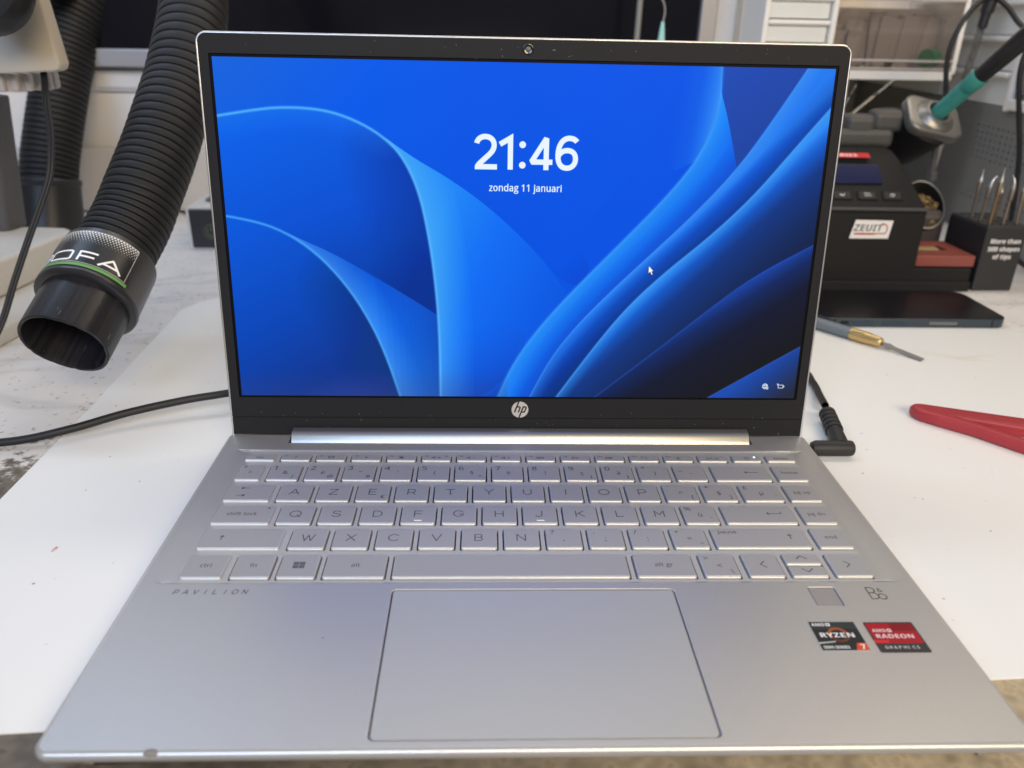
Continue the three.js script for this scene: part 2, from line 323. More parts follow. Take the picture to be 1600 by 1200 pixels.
{
  const outer = rr(-163.5, -3, 163.5, 214.9, [5.5, 5.5, 6, 6], 10);
  const recess = rr(-158, 17.6, 159, 131.2, 5, 6);
  const floorLoop = inset(recess, 13, 1.5);
  const TY = -0.6;
  const pad = rr(-58.0, 135.0, 58.4, 210.5, 2.2, 5), fp = rr(114.9, 134.3, 126.2, 146.0, 0.8, 3), slot = rr(-128.6, -1.6, 130.4, 10.4, 0.8, 3);
  const top = inset(outer, 1.9);
  const pieces = [cap(top, 0, [recess, inset(pad, -0.3), inset(fp, -0.25), slot])], edges = [];
  edges.push(band(top, [[0, 0], [0.75, -0.13], [1.3, -0.45], [1.7, -1.0], [1.9, -1.8], [1.85, -2.6], [1.3, -4.0], [-0.4, -6.0], [-5, -8.6], [-14, -10.6]]));
  pieces.push(band(recess, [[0, 0], [-0.4, -0.12], [-0.75, -0.375], [-1.1, -0.63], [-1.5, TY]].map((q) => q), -1, 13 / 1.5));
  const holes = KEYS.filter((k) => !k.l.icon || !['up', 'down'].includes(k.l.icon)).map((k) => rr(k.x0 - 0.62, k.z0 - 0.55, k.x1 + 0.62, k.z1 + 0.55, 1.3, 3));
  holes.push(rr(111.4 - 0.62, 112.2 - 0.55, 127.1 + 0.62, 128.1 + 0.55, 1.3, 3));
  const tray = [cap(floorLoop, TY, holes)];
  for (const h of holes) tray.push(band(h, [[0.12, TY], [-0.0, TY - 0.12], [0, -2.6]], -1));
  edges.push(band(pad, [[0.3, 0], [0.12, -0.06], [0, -0.2], [0, -1.6]], -1), band(fp, [[0.25, 0], [0.1, -0.07], [0, -0.25], [0, -1.6]], -1));
  pieces.push(band(slot, [[0, 0], [0, -4]], -1));
  part('top_case', uvXZ(merge(pieces), ...DA), deckMat, laptop);
  part('keyboard_tray', uvXZ(merge(tray), ...DA), trayMat, laptop);
  part('case_edge', merge(edges), edgeMat, laptop);
  const step = new THREE.ExtrudeGeometry(new THREE.Shape([[17.5, 0.03], [18.0, 0.0], [18.5, -0.16], [18.95, -0.5], [18.95, -0.56], [17.5, -0.1]].map(([z, y]) => new THREE.Vector2(-z, y))), { depth: 296, bevelEnabled: false }).rotateY(Math.PI / 2).translate(-147, 0, 0);
  part('tray_step', creased(step, 0.9), edgeMat, laptop);
  part('inner_tray', [box(312, 1, 118, 0, -3.2, 74), box(262, 1, 14, 0, -4.6, 4)], M.wellDark, laptop);
  part('bottom_cover', [cap(inset(outer, 16), -10.8, [], false), rbox(270, 1.8, 12, 0.8, 0, -11.8, 196), rbox(270, 2.2, 12, 0.8, 0, -11.8, 20)], M.blackMatte, laptop);
  const padMat = phys([0.46, 0.465, 0.46], 0.42, 0.38, { bumpMap: grain(60), bumpScale: 0.000004 });
  const pl = inset(pad, 0.5), fl = inset(fp, 0.3);
  part('touchpad', merge([cap(inset(pl, 0.35), -0.22), band(inset(pl, 0.35), [[0, -0.22], [0.2, -0.28], [0.35, -0.45], [0.35, -1.6]])]), padMat, laptop);
  part('fingerprint_reader', merge([cap(inset(fl, 0.25), -0.3), band(inset(fl, 0.25), [[0, -0.3], [0.2, -0.36], [0.25, -0.6], [0.25, -1.6]])]), std([0.36, 0.345, 0.355], 0.35, 0.4), laptop);
  // chip in the front lip
  part('edge_dent', new THREE.IcosahedronGeometry(1.7, 2).scale(1.5, 0.5, 0.75).rotateX(0.5).translate(-125.6, -0.55, 213.9), std([0.24, 0.235, 0.22], 0.85), laptop);

  // keys
  for (const k of KEYS) {
    const half = k.l.icon === 'up' || k.l.icon === 'down';
    const loop = inset(rr(k.x0, k.z0, k.x1, k.z1, half ? 0.9 : 1.1, 4), 0.48, 0.95);
    const h = 0.5;
    const parts = [cap(loop, h), band(loop, [[0, h], [0.34, h - 0.06], [0.62, h - 0.2], [0.82, h - 0.42], [0.92, h - 0.75], [0.95, h - 1.2], [0.95, -2.6]], 1, 0.5)].map((q) => uvXZ(merge([q]), ...KA));
    const g = mergeGeometries(parts, true);
    const o = part('key', g, [keyMat, keySide], laptop);
    if (k.l.bar) part('key_ridge', rbox(3.6, 0.35, 0.6, 0.15, (k.x0 + k.x1) / 2, h + 0.12, k.z1 - 2.6, 2), std([0.85, 0.85, 0.85], 0.4), o);
    if (k.l.fn === 'power') part('power_led', cyl(0.55, 0.55, 0.2, 16, k.x1 - 3.2, h + 0.02, k.z0 + 2.2), std([0.6, 0.6, 0.7], 0.4, 0, { emissive: lin(0.75, 0.85, 1), emissiveIntensity: 2.5 }), o);
  }
}

// hinge cover: a rounded bar across the back
{
  const prof = [];
  prof.push([1.5, -3], [1.5, 4.95], [4.6, 4.85], [5.5, 4.6], [6.3, 4.15], [7.0, 3.5], [7.7, 2.7], [8.6, 1.4], [9.85, -0.25], [9.9, -0.6], [9.6, -3]);
  const sh = new THREE.Shape(prof.map(([z, y]) => new THREE.Vector2(z, y)));
  const g = new THREE.ExtrudeGeometry(sh, { depth: 255.4, bevelEnabled: true, bevelSize: 0.3, bevelOffset: -0.3, bevelThickness: 0.3, bevelSegments: 2, curveSegments: 4 });
  g.rotateY(Math.PI / 2).scale(1, 1, -1);     // z stays depth, extrusion runs along x
  const p = g.index; if (p) { } else { const a = g.attributes.position.array; for (let i = 0; i < a.length; i += 9) for (let k = 0; k < 3; k++) { const t = a[i + 3 + k]; a[i + 3 + k] = a[i + 6 + k]; a[i + 6 + k] = t; } }
  g.translate(-126.9, 0, 0); g.computeVertexNormals();
  part('hinge_cover', creased(g, 0.6), phys([0.54, 0.535, 0.525], 0.36, 0.9), laptop);
}

// stickers on the palm rest
const ryzenTex = canvasTexture(512, 448, (c, w, h) => {
  c.fillStyle = '#b9bcbb'; c.fillRect(0, 0, w, h);
  c.fillStyle = '#23282a'; c.fillRect(14, 14, w - 28, h - 28);
  c.fillStyle = '#343a3c'; c.fillRect(14, 14, w - 28, 110);
  c.lineWidth = 34; c.strokeStyle = '#b0592f'; c.beginPath(); c.arc(265, 208, 92, 2.6, 6.0); c.stroke();
  c.strokeStyle = '#6e3a25'; c.beginPath(); c.arc(265, 208, 92, 0.1, 2.4); c.stroke();
  c.fillStyle = '#c9cfcd'; c.beginPath(); c.moveTo(14, 318); c.lineTo(200, 300); c.lineTo(190, 318); c.lineTo(14, 340); c.fill();
  c.fillStyle = '#e5552c'; c.beginPath(); c.moveTo(w - 14, h - 14); c.lineTo(w - 150, h - 14); c.lineTo(w - 110, h - 118); c.lineTo(w - 14, h - 118); c.fill();
  c.fillStyle = '#fff'; c.textAlign = 'left';
  c.font = 'bold 62px sans-serif'; c.fillText('AMD', 36, 78); c.fillRect(186, 32, 44, 46); c.fillStyle = '#343a3c'; c.fillRect(198, 46, 18, 20); c.fillStyle = '#fff';
  c.save(); c.translate(60, 245); c.scale(1.32, 1); c.font = 'bold 92px sans-serif'; c.fillText('RYZEN', 0, 0); c.restore();
  c.font = 'bold 54px sans-serif'; c.save(); c.translate(40, 408); c.scale(0.88, 1); c.fillText('5000 SERIES', 0, 0); c.restore();
  c.font = 'bold 100px sans-serif'; c.fillText('7', w - 92, 418);
});
const radeonTex = canvasTexture(512, 448, (c, w, h) => {
  c.fillStyle = '#3c3a3a'; c.fillRect(0, 0, w, h);
  c.fillStyle = '#b51526'; c.fillRect(16, 16, w - 32, 300);
  c.fillStyle = '#8e0f1e'; c.fillRect(250, 16, w - 266, 120);
  c.fillStyle = '#ee2c33'; c.fillRect(0, 272, 150, 34);
  c.fillStyle = '#f6e9ea'; c.font = 'bold 64px sans-serif'; c.fillText('AMD', 46, 150); c.fillRect(200, 104, 44, 46); c.fillStyle = '#b51526'; c.fillRect(212, 117, 18, 20);
  c.fillStyle = '#f6e9ea'; c.save(); c.translate(46, 240); c.scale(1.22, 1); c.font = 'bold 80px sans-serif'; c.fillText('RADEON', 0, 0); c.restore();
  c.fillStyle = '#d8d6d4'; c.font = 'bold 54px sans-serif'; 'GRAPHICS'.split('').forEach((ch, i) => c.fillText(ch, 70 + i * 46, 392));
});
const sticker = (tex, x0, z0, x1, z1, label) => {
  const l = rr(x0, z0, x1, z1, 0.7, 3);
  const o = part('sticker', uvXZ(merge([cap(l, 0.12), band(l, [[0, 0.12], [0, 0.004]])]), x0, z0, x1, z1), phys([1, 1, 1], 0.22, 0.15, { map: tex, clearcoat: 0.5, clearcoatRoughness: 0.15 }), laptop);
  o.userData.label = label; return o;
};
sticker(ryzenTex, 106.6, 155.2, 125.8, 171.8, 'black and orange processor sticker');
sticker(radeonTex, 128.8, 156.0, 148.5, 172.6, 'red graphics sticker');

// ── lid ──
const TILT = 0.1225;
const DW = 154.7, DY0 = 22.83, DY1 = 196.83;
const screenTex = canvasTexture(1600, 900, (c, W, H) => {
  const grad = (x0, y0, x1, y1, ...st) => { const g = c.createLinearGradient(x0, y0, x1, y1); st.forEach(([p, col]) => g.addColorStop(p, col)); return g; };
  const path = (pts, move = true, rev = false) => { const q = rev ? [...pts].reverse() : pts; q.forEach(([x, y], i) => { if (i === 0) { move ? c.moveTo(x, y) : c.lineTo(x, y); } else if (i < q.length - 1) { const n = q[i + 1]; c.quadraticCurveTo(x, y, (x + n[0]) / 2, (y + n[1]) / 2); } else c.lineTo(x, y); }); };
  const shape = (fill, ...parts) => { c.beginPath(); parts.forEach(([p, rev], i) => path(p, i === 0, rev)); c.closePath(); c.fillStyle = fill; c.fill(); };
  const edge = (pts, col, lw, a) => { for (let i = 6; i >= 1; i--) { c.globalAlpha = a / i; c.strokeStyle = col; c.lineWidth = lw * i / 2.2; c.beginPath(); path(pts); c.stroke(); } c.globalAlpha = 1; };
  const A = [[0, 142], [102, 124], [184, 117], [281, 123], [362, 150], [427, 188], [476, 238], [516, 326], [540, 444], [556, 567], [566, 712], [567, 905]];
  const Af = [[440, 196], [500, 238], [593, 288], [696, 358], [801, 450], [873, 528], [930, 606]];
  const B = [[0, 396], [79, 408], [162, 440], [244, 500], [318, 587], [376, 686], [417, 787], [452, 905]];
  const Bf = [[150, 434], [200, 458], [279, 492], [381, 550], [484, 612], [562, 662]];
  const C = [[1302, -5], [1307, 71], [1293, 151], [1257, 233], [1179, 334], [1048, 473], [929, 598], [842, 700], [772, 804], [730, 905]];
  const Cf = [[1305, 60], [1335, 142], [1366, 256]];
  const D = [[1530, -5], [1459, 116], [1367, 256], [1253, 384], [1146, 489], [1037, 597], [951, 690], [881, 784], [822, 905]];
  const E = [[1605, 90], [1513, 204], [1422, 322], [1310, 435], [1194, 533], [1093, 633], [1008, 745], [898, 905]];
  const F = [[1605, 452], [1446, 539], [1312, 649], [1157, 782], [1008, 905]];
  const G = [[1605, 741], [1494, 808], [1336, 905]];
  // ground
  c.fillStyle = grad(0, 0, 900, 900, [0, '#1563dc'], [0.25, '#005aea'], [0.6, '#0052e0'], [1, '#0044c8']); c.fillRect(0, 0, W, H);
  c.fillStyle = grad(600, 0, 900, 0, [0, 'rgba(0,86,236,0)'], [1, 'rgba(0,86,236,0.6)']); c.fillRect(600, 0, 700, H);
  // inside of the upper left fold
  shape(grad(100, 120, 380, 760, [0, '#0462ea'], [0.45, '#0350d2'], [0.8, '#023ca4'], [1, '#063690']), [A], [[[0, 905]]]);
  // lower fold's wide sail
  shape(grad(300, 560, 520, 900, [0, '#0350d2'], [0.5, '#0b6cf0'], [1, '#2483f2']), [Bf], [[[567, 905], [452, 905]]], [B.slice(2), true]);
  shape(grad(60, 400, 330, 900, [0, '#0458dc'], [0.5, '#0345b6'], [0.85, '#0c3590'], [1, '#1c3b96']), [B], [[[0, 905]]]);
  // upper sail
  c.save(); shape(grad(540, 480, 900, 640, [0, '#1d86f8'], [0.4, '#0b6cf4'], [1, '#0356e0']), [Af], [[[780, 800], [730, 905], [567, 905]]], [A.slice(5), true]); c.restore();
  shape(grad(640, 700, 720, 905, [0, 'rgba(20,90,220,0)'], [1, 'rgba(6,60,180,0.75)']), [[[575, 680], [860, 640], [730, 905], [567, 905]]]);
  // shade where the sails overlap
  shape(grad(380, 500, 560, 700, [0, 'rgba(2,50,150,0)'], [1, 'rgba(2,40,130,0.75)']), [[[300, 480], [440, 420], [545, 480], [560, 660], [420, 570]]]);
  shape(grad(860, 540, 940, 640, [0, 'rgba(2,66,200,0)'], [1, 'rgba(2,58,180,0.6)']), [[[800, 450], [930, 606], [1000, 520], [900, 420]]]);
  // right sweep, from back to front
  shape(grad(1290, 0, 1500, 240, [0, '#1d4cb8'], [0.5, '#1e46a8'], [1, '#1c3f98']), [[[1302, -5], [1310, 71], [1352, 230], [1372, 300], [1440, 170], [1530, -5]]]);
  shape(grad(1100, 380, 1240, 500, [0, '#0d78fa'], [0.5, '#0b68ec'], [1, '#0a56d6']), [C], [D, true], [[[1366, 256]]], [Cf, true]);
  shape(grad(1196, 60, 1312, 74, [0, 'rgba(60,150,250,0)'], [0.45, 'rgba(60,150,250,0.15)'], [1, 'rgba(80,170,255,0.75)']), [[[1140, -5], [1302, -5]]], [C.slice(1, 4)], [[[1200, 260], [1140, 200]]]);
  shape(grad(1190, 440, 1290, 545, [0, '#2179f0'], [0.18, '#0c5ce0'], [0.55, '#0640b0'], [1, '#072a7a']), [D], [E, true], [[[1605, -5]]]);
  shape(grad(1190, 535, 1440, 790, [0, '#2a84f4'], [0.1, '#1059c8'], [0.22, '#113784'], [0.45, '#122a5e'], [0.75, '#141e3c'], [1, '#161a28']), [E], [[[1000, 905]]], [F, true]);
  shape(grad(1300, 655, 1440, 860, [0, '#173f9a'], [0.14, '#122860'], [0.4, '#151a30'], [1, '#17171b']), [F], [G, true]);
  shape(grad(1480, 815, 1560, 905, [0, '#1c4cae'], [0.35, '#1a3f8e'], [1, '#252a40']), [G], [[[1605, 905]]]);
  const glow = (parts, pts, col, wide, a) => { c.save(); c.beginPath(); parts.forEach(([p, rev], i) => path(p, i === 0, rev)); c.closePath(); c.clip(); c.strokeStyle = col; c.lineCap = 'round'; for (let i = 1; i <= 14; i++) { c.globalAlpha = a / 14; c.lineWidth = wide * (i / 14) ** 1.6; c.beginPath(); path(pts); c.stroke(); } c.globalAlpha = 1; c.restore(); };
  glow([[Af], [[[780, 800], [730, 905], [567, 905]]], [A.slice(5), true]], A.slice(4), '#5cc0ff', 190, 0.75);
  glow([[Bf], [[[567, 905], [452, 905]]], [B.slice(2), true]], B, '#5cb8ff', 150, 0.75);
  glow([[C], [D, true], [[[1366, 256]]], [Cf, true]], C, '#52aaff', 120, 0.6);
  glow([[C], [D, true], [[[1366, 256]]], [Cf, true]], D, '#0a3fb0', 110, 0.6);
  glow([[D], [E, true], [[[1605, -5]]]], D, '#4a9cff', 70, 0.5);
  glow([[D], [E, true], [[[1605, -5]]]], [[1680, 10], ...E], '#04206c', 120, 0.7);
  glow([[E], [[[1000, 905]]], [F, true]], E, '#58aaff', 60, 0.6);
  glow([[A], [[[0, 905]]]], A.slice(6), '#022a86', 330, 0.75);
  glow([[A], [[[0, 905]]]], A.slice(0, 6), '#1f7cf6', 120, 0.35);
  glow([[B], [[[0, 905]]]], B.slice(4), '#02226e', 280, 0.7);
  edge(A, '#58b4fc', 4.2, 0.8); edge(B, '#4aa6f8', 4, 0.75);
  edge(C, '#3f98f6', 5, 0.4); edge(D, '#3f96f6', 3, 0.35); edge(E, '#4a9cf8', 3.4, 0.45); edge(F, '#2a5ccc', 3, 0.25); edge(G, '#2f66d2', 3, 0.25);
  c.fillStyle = grad(0, 820, 0, 905, [0, 'rgba(70,70,130,0)'], [1, 'rgba(70,74,140,0.28)']); c.fillRect(0, 800, 760, 105);
  // clock
  c.fillStyle = '#eaf6ff'; c.textAlign = 'center';
  c.strokeStyle = '#eaf6ff'; c.lineWidth = 14; c.lineJoin = 'miter'; c.miterLimit = 2; c.lineCap = 'butt';
  c.stroke(new Path2D('M669 199C672 187 681 182 692 182C706 182 715 191 715 203C715 214 709 221 699 230L680 247C673 253 671 257 671 258.5H723M730 201L758 185V265M853 265V184L814 244.5H870M934 192C929 186 922 183 914 183C896 183 884 200 884 226C884 248 893 259 908 259C922 259 931 249 931 236C931 222 922 214 909 214C895 214 884 223 884 236'));
  for (const y of [201, 253]) { c.beginPath(); c.arc(790, y, 9, 0, 7); c.fill(); }
  c.font = '25px sans-serif'; c.lineWidth = 0.4; c.save(); c.translate(800, 321); c.scale(0.98, 1); c.fillText('zondag 11 januari', 0, 0); c.strokeText('zondag 11 januari', 0, 0); c.restore();
  // pointer
  c.fillStyle = '#fff'; c.strokeStyle = '#223'; c.lineWidth = 1;
  c.beginPath(); [[1146, 516], [1146, 538], [1151, 533], [1155, 542], [1159, 540], [1155, 532], [1161, 532]].forEach(([x, y], i) => i ? c.lineTo(x, y) : c.moveTo(x, y)); c.closePath(); c.fill(); c.stroke();
  // network and battery symbols
  c.strokeStyle = '#e8eef6'; c.lineWidth = 1.8;
  c.beginPath(); c.arc(1511, 864, 7.5, 0, 7); c.stroke(); c.beginPath(); c.ellipse(1511, 864, 3.4, 7.5, 0, 0, 7); c.stroke(); c.beginPath(); c.moveTo(1503, 861); c.lineTo(1519, 861); c.moveTo(1503, 867); c.lineTo(1519, 867); c.stroke();
  c.fillStyle = '#e8eef6'; c.beginPath(); c.arc(1517, 869, 4.6, 0, 7); c.fill(); c.strokeStyle = '#222'; c.lineWidth = 1.2; c.beginPath(); c.moveTo(1514, 872); c.lineTo(1520, 866); c.stroke();
  c.strokeStyle = '#e8eef6'; c.lineWidth = 1.8; c.strokeRect(1550, 860, 14, 9); c.fillStyle = '#e8eef6'; c.fillRect(1565, 862.5, 3, 4); c.beginPath(); c.moveTo(1548, 862); c.lineTo(1548, 857); c.moveTo(1545, 857); c.lineTo(1551, 857); c.stroke();
});
{
  const lidMesh = (() => {
    const o = rr(-162, -3.5, 162, 208.4, [5.5, 5.5, 1.5, 1.5], 10);   // here [x, y]
    const g = merge([band(inset(o, 1.1), [[0, 0.25], [0.35, 0.42], [0.75, 0.25], [1.05, -0.3], [1.1, -1.2], [1.0, -2.6], [0.2, -3.8], [-1.6, -4.6]]), cap(inset(o, 2.7), -4.6, [], false)]);
    // cap/band lie in x, z with y as height: turn so that z becomes up
    return g.rotateX(Math.PI / 2).scale(1, 1, 1);
  })();
  // rotateX(90°): (x, y, z) -> (x, -z, y); flip so that +z of the outline points up the lid
  lidMesh.rotateZ(Math.PI).rotateY(Math.PI).rotateZ(0);
  // (x, -z, y) -> rotateZ(pi): (-x, z, y) -> rotateY(pi): (x, z, -y): turn the depth back
  const flipDepth = (g) => { const a = g.attributes.position, n = g.attributes.normal; for (let i = 0; i < a.count; i++) { a.setZ(i, -a.getZ(i)); if (n) n.setZ(i, -n.getZ(i)); } if (g.index) { const p = g.index.array; for (let i = 0; i < p.length; i += 3) { const t = p[i]; p[i] = p[i + 1]; p[i + 1] = t; } } else { for (const k of Object.keys(g.attributes)) { const at = g.attributes[k], s = at.itemSize, arr = at.array; for (let i = 0; i < at.count; i += 3) for (let q = 0; q < s; q++) { const t = arr[(i + 1) * s + q]; arr[(i + 1) * s + q] = arr[(i + 2) * s + q]; arr[(i + 2) * s + q] = t; } } } return g; };
  flipDepth(lidMesh);
  const stand = (g) => flipDepth(g.rotateX(Math.PI / 2).rotateZ(Math.PI).rotateY(Math.PI));
  const lid = part('lid', lidMesh, M.silverLid, laptop);
  lid.rotation.x = -TILT;
  const bz = rr(-160.9, 10.4, 160.9, 207.3, [4.6, 4.6, 0.3, 0.3], 8), win = rr(-DW - 1.5, DY0 - 1.0, DW + 1.5, DY1 + 1.5, 0.6, 3);
  part('bezel', stand(merge([cap(bz, 0.1, [win]), band(bz, [[0, 0.1], [0, -0.8]])])), M.bezel, lid);
  part('bezel_step', stand(band(win, [[0, 0.1], [-0.3, -0.25], [-0.3, -0.8]], -1)), M.bezelStep, lid);
  const st = rr(-160.9, -3, 160.9, 10.1, 0.4, 2);
  part('bezel_strip', stand(merge([cap(st, 0.06), band(st, [[0, 0.06], [0, -0.8]])])), M.bezel, lid);
  part('display_edge', stand(cap(rr(-DW - 2, DY0 - 1.6, DW + 2, DY1 + 2, 0.4, 2), -0.36)), M.lcdEdge, lid);
  const sg = new THREE.PlaneGeometry(2 * DW, DY1 - DY0).translate(0, (DY0 + DY1) / 2, -0.3);
  part('screen', sg, phys([0.003, 0.003, 0.004], 0.4, 0, { specularIntensity: 0.06, emissive: lin(1, 1, 1), emissiveMap: screenTex, emissiveIntensity: 1.0 }), lid);
  // webcam and microphones
  const up = (g, x, y, z) => g.rotateX(Math.PI / 2).translate(x, y, z);
  part('webcam', up(lathe([[0, 0], [1.5, 0.02], [1.55, 0.25], [2.5, 0.28], [2.75, 0.12], [2.75, -0.3]], 32), -0.1, 202.9, 0.1), M.glossBlack, lid);
  part('webcam_lens', up(lathe([[0, 0.30], [0.8, 0.22], [1.35, 0.04]], 24), -0.1, 202.9, 0.12), phys([0.10, 0.098, 0.095], 0.45, 0.2), lid);
  for (const x of [-41.1, 40.9]) part('microphone_hole', up(cyl(0.42, 0.42, 0.06, 16), x, 203, 0.115), M.wellDark, lid);
  part('webcam_led', up(cyl(0.4, 0.4, 0.06, 16), 13, 202.9, 0.115), std([0.10, 0.10, 0.11], 0.3), lid);
  for (const [x, y] of [[-158, 203], [146, 204], [88, 203.6], [-110, 12], [60, 9]]) void x, y;
  const logoTex = canvasTexture(256, 256, (c) => {
    c.fillStyle = '#cfc8c0'; c.fillRect(0, 0, 256, 256);
    c.strokeStyle = '#1b1b1e'; c.lineWidth = 21; c.lineJoin = 'miter';
    c.beginPath(); c.moveTo(112, -8); c.lineTo(46, 172); c.moveTo(84, 84); c.lineTo(118, 84); c.quadraticCurveTo(134, 84, 128, 104); c.lineTo(102, 172); c.stroke();
    c.beginPath(); c.moveTo(112, 264); c.lineTo(178, 84); c.lineTo(208, 84); c.quadraticCurveTo(226, 84, 220, 104); c.lineTo(202, 150); c.quadraticCurveTo(195, 168, 178, 168); c.lineTo(150, 168); c.stroke();
  });
  part('logo', new THREE.CircleGeometry(4.75, 48).translate(-0.6, 15.3, 0.16), phys([1, 1, 1], 0.35, 0.4, { map: logoTex }), lid);
  // settled dust along the foot of the screen
  const dust = [];
  for (let i = 0; i < 70; i++) { const s = 0.1 + rnd() * 0.16; dust.push(new THREE.TetrahedronGeometry(s, 0).translate(-150 + rnd() * 300, rnd() < 0.75 ? -0.5 + rnd() * 14 : 198 + rnd() * 8, 0.16)); }
  const du = part('dust', dust, std([0.6, 0.58, 0.55], 0.9), lid); du.userData.kind = 'stuff';
}

// ───────────────────────── the worktop and the mat ─────────────────────────
{
  const X0 = -760, X1 = 760, Z0 = -1080, Z1 = 230;      // bench coordinates u, w
  const N = 2048, H = 1766, d = new Uint8Array(N * H * 4);
  for (let j = 0; j < H; j++) for (let i = 0; i < N; i++) {
    const u = X0 + (i + 0.5) / N * (X1 - X0), w = Z1 - (j + 0.5) / H * (Z1 - Z0);     // row 0 is v = 0: the front edge
    const n1 = fbm(u / 160, w / 160, 4, 1), n2 = fbm(u / 34, w / 34, 4, 9), n3 = perlin.noise(u / 4.6, w / 4.6, 3.3), n4 = perlin.noise(u / 1.9, w / 1.9, 8.1);
    const marble = Math.abs(fbm(u / 240 + 3, w / 90, 4, 21));
    let c = [0.87 + 0.05 * n2, 0.855 + 0.05 * n2, 0.84 + 0.05 * n2];
    const vein = Math.max(0, 1 - marble * 18) * 0.06; c = c.map((v) => v - vein);
    if (n3 > 0.42 && n4 > 0.1) c = c.map((v) => v - 0.16);                              // pits
    // laminate worn through to the brown core, most along the front
    const wear = (w + 62) / 78 + n1 * 1.3 + n2 * 1.1 + n3 * 0.9 + n4 * 0.7 - (u > -150 ? -0.2 : 0);
    const k = Math.max(0, Math.min(1, (wear - 0.45) * 1.5));
    const side = Math.max(0, Math.min(1, (u + 120) / 200));
    const core = [0.42 + 0.30 * side, 0.385 + 0.27 * side, 0.34 + 0.20 * side].map((v) => v * (1 + 0.25 * n2 + 0.22 * n3) - (n3 > 0.35 ? 0.1 : 0));
    c = c.map((v, q) => v * (1 - k) + core[q] * k);
    const o = (j * N + i) * 4; for (let q = 0; q < 3; q++) d[o + q] = Math.max(0, Math.min(255, c[q] * 255)); d[o + 3] = 255;
  }
  const t = new THREE.DataTexture(d, N, H); t.colorSpace = THREE.SRGBColorSpace; t.magFilter = THREE.LinearFilter; t.needsUpdate = true;
  const g = rbox(X1 - X0, 38, Z1 - Z0, 3, 0, -19, (Z0 + Z1) / 2, 4);
  uvXZ(g, X0, Z0, X1, Z1);
  const o = structure('worktop', g, std([1, 1, 1], 0.5, 0, { map: t, bumpMap: grain(120), bumpScale: 0.00003 }));
  o.rotation.y = TH; place(o, 0, TABLE, 0);
}
{
  const pts = [[-262, 199.5], [-268.5, -60], [-277, -243], [-270, -264], [-252, -283], [40, -268], [330, -252], [408, -250], [424, -245], [427, -200], [430, 158.6]];
  const sh = new THREE.Shape(pts.map(([x, z]) => new THREE.Vector2(x, -z)));
  const g = creased(new THREE.ExtrudeGeometry(sh, { depth: 0.7, bevelEnabled: true, bevelThickness: 0.25, bevelSize: 0.3, bevelOffset: -0.3, bevelSegments: 2 }).rotateX(-Math.PI / 2), 0.5);
  const A = [-280, -285, 432, 200];
  const t = canvasTexture(2048, 1396, (c, w, h) => {
    const k = w / 712, X = (x) => (x - A[0]) * k, Z = (z) => (z - A[1]) * k;
    c.fillStyle = '#f0f0ee'; c.fillRect(0, 0, w, h);
    for (let i = 0; i < 190; i++) { c.fillStyle = `rgba(95,88,80,${0.2 + rnd() * 0.5})`; c.beginPath(); c.arc(rnd() * w, rnd() * h, 0.5 + rnd() * 1.3, 0, 7); c.fill(); }
    c.fillStyle = 'rgba(186,98,78,0.75)'; c.beginPath(); c.ellipse(X(-218), Z(91), 0.8 * k, 2.1 * k, 0.15, 0, 7); c.fill();
    c.fillStyle = 'rgba(240,215,205,0.9)'; c.beginPath(); c.ellipse(X(-218), Z(91.6), 0.4 * k, 1.2 * k, 0.15, 0, 7); c.fill();
    c.strokeStyle = 'rgba(186,178,110,0.5)'; c.lineWidth = 1.4;
    for (let s = 0; s < 5; s++) { c.beginPath(); c.moveTo(X(312 + s * 7), Z(-168 + s * 3)); c.bezierCurveTo(X(325 + s * 5), Z(-150 + rnd() * 8), X(338 + rnd() * 8), Z(-146 - rnd() * 6), X(352 + s * 5), Z(-142 - rnd() * 16)); c.stroke(); }
    c.strokeStyle = 'rgba(150,140,125,0.35)'; c.lineWidth = 1; for (let s = 0; s < 26; s++) { const x = rnd() * w, y = rnd() * h; c.beginPath(); c.moveTo(x, y); c.lineTo(x + (rnd() - 0.5) * 50, y + (rnd() - 0.5) * 30); c.stroke(); }
  });
  uvXZ(g, ...A);
  const o = part('work_mat', g, std([1, 1, 1], 0.42, 0, { map: t }), scene, [0, TABLE + 0.02, 0]);
  tag(o, 'thin white work mat lying under the laptop on the worn worktop', 'mat');
}

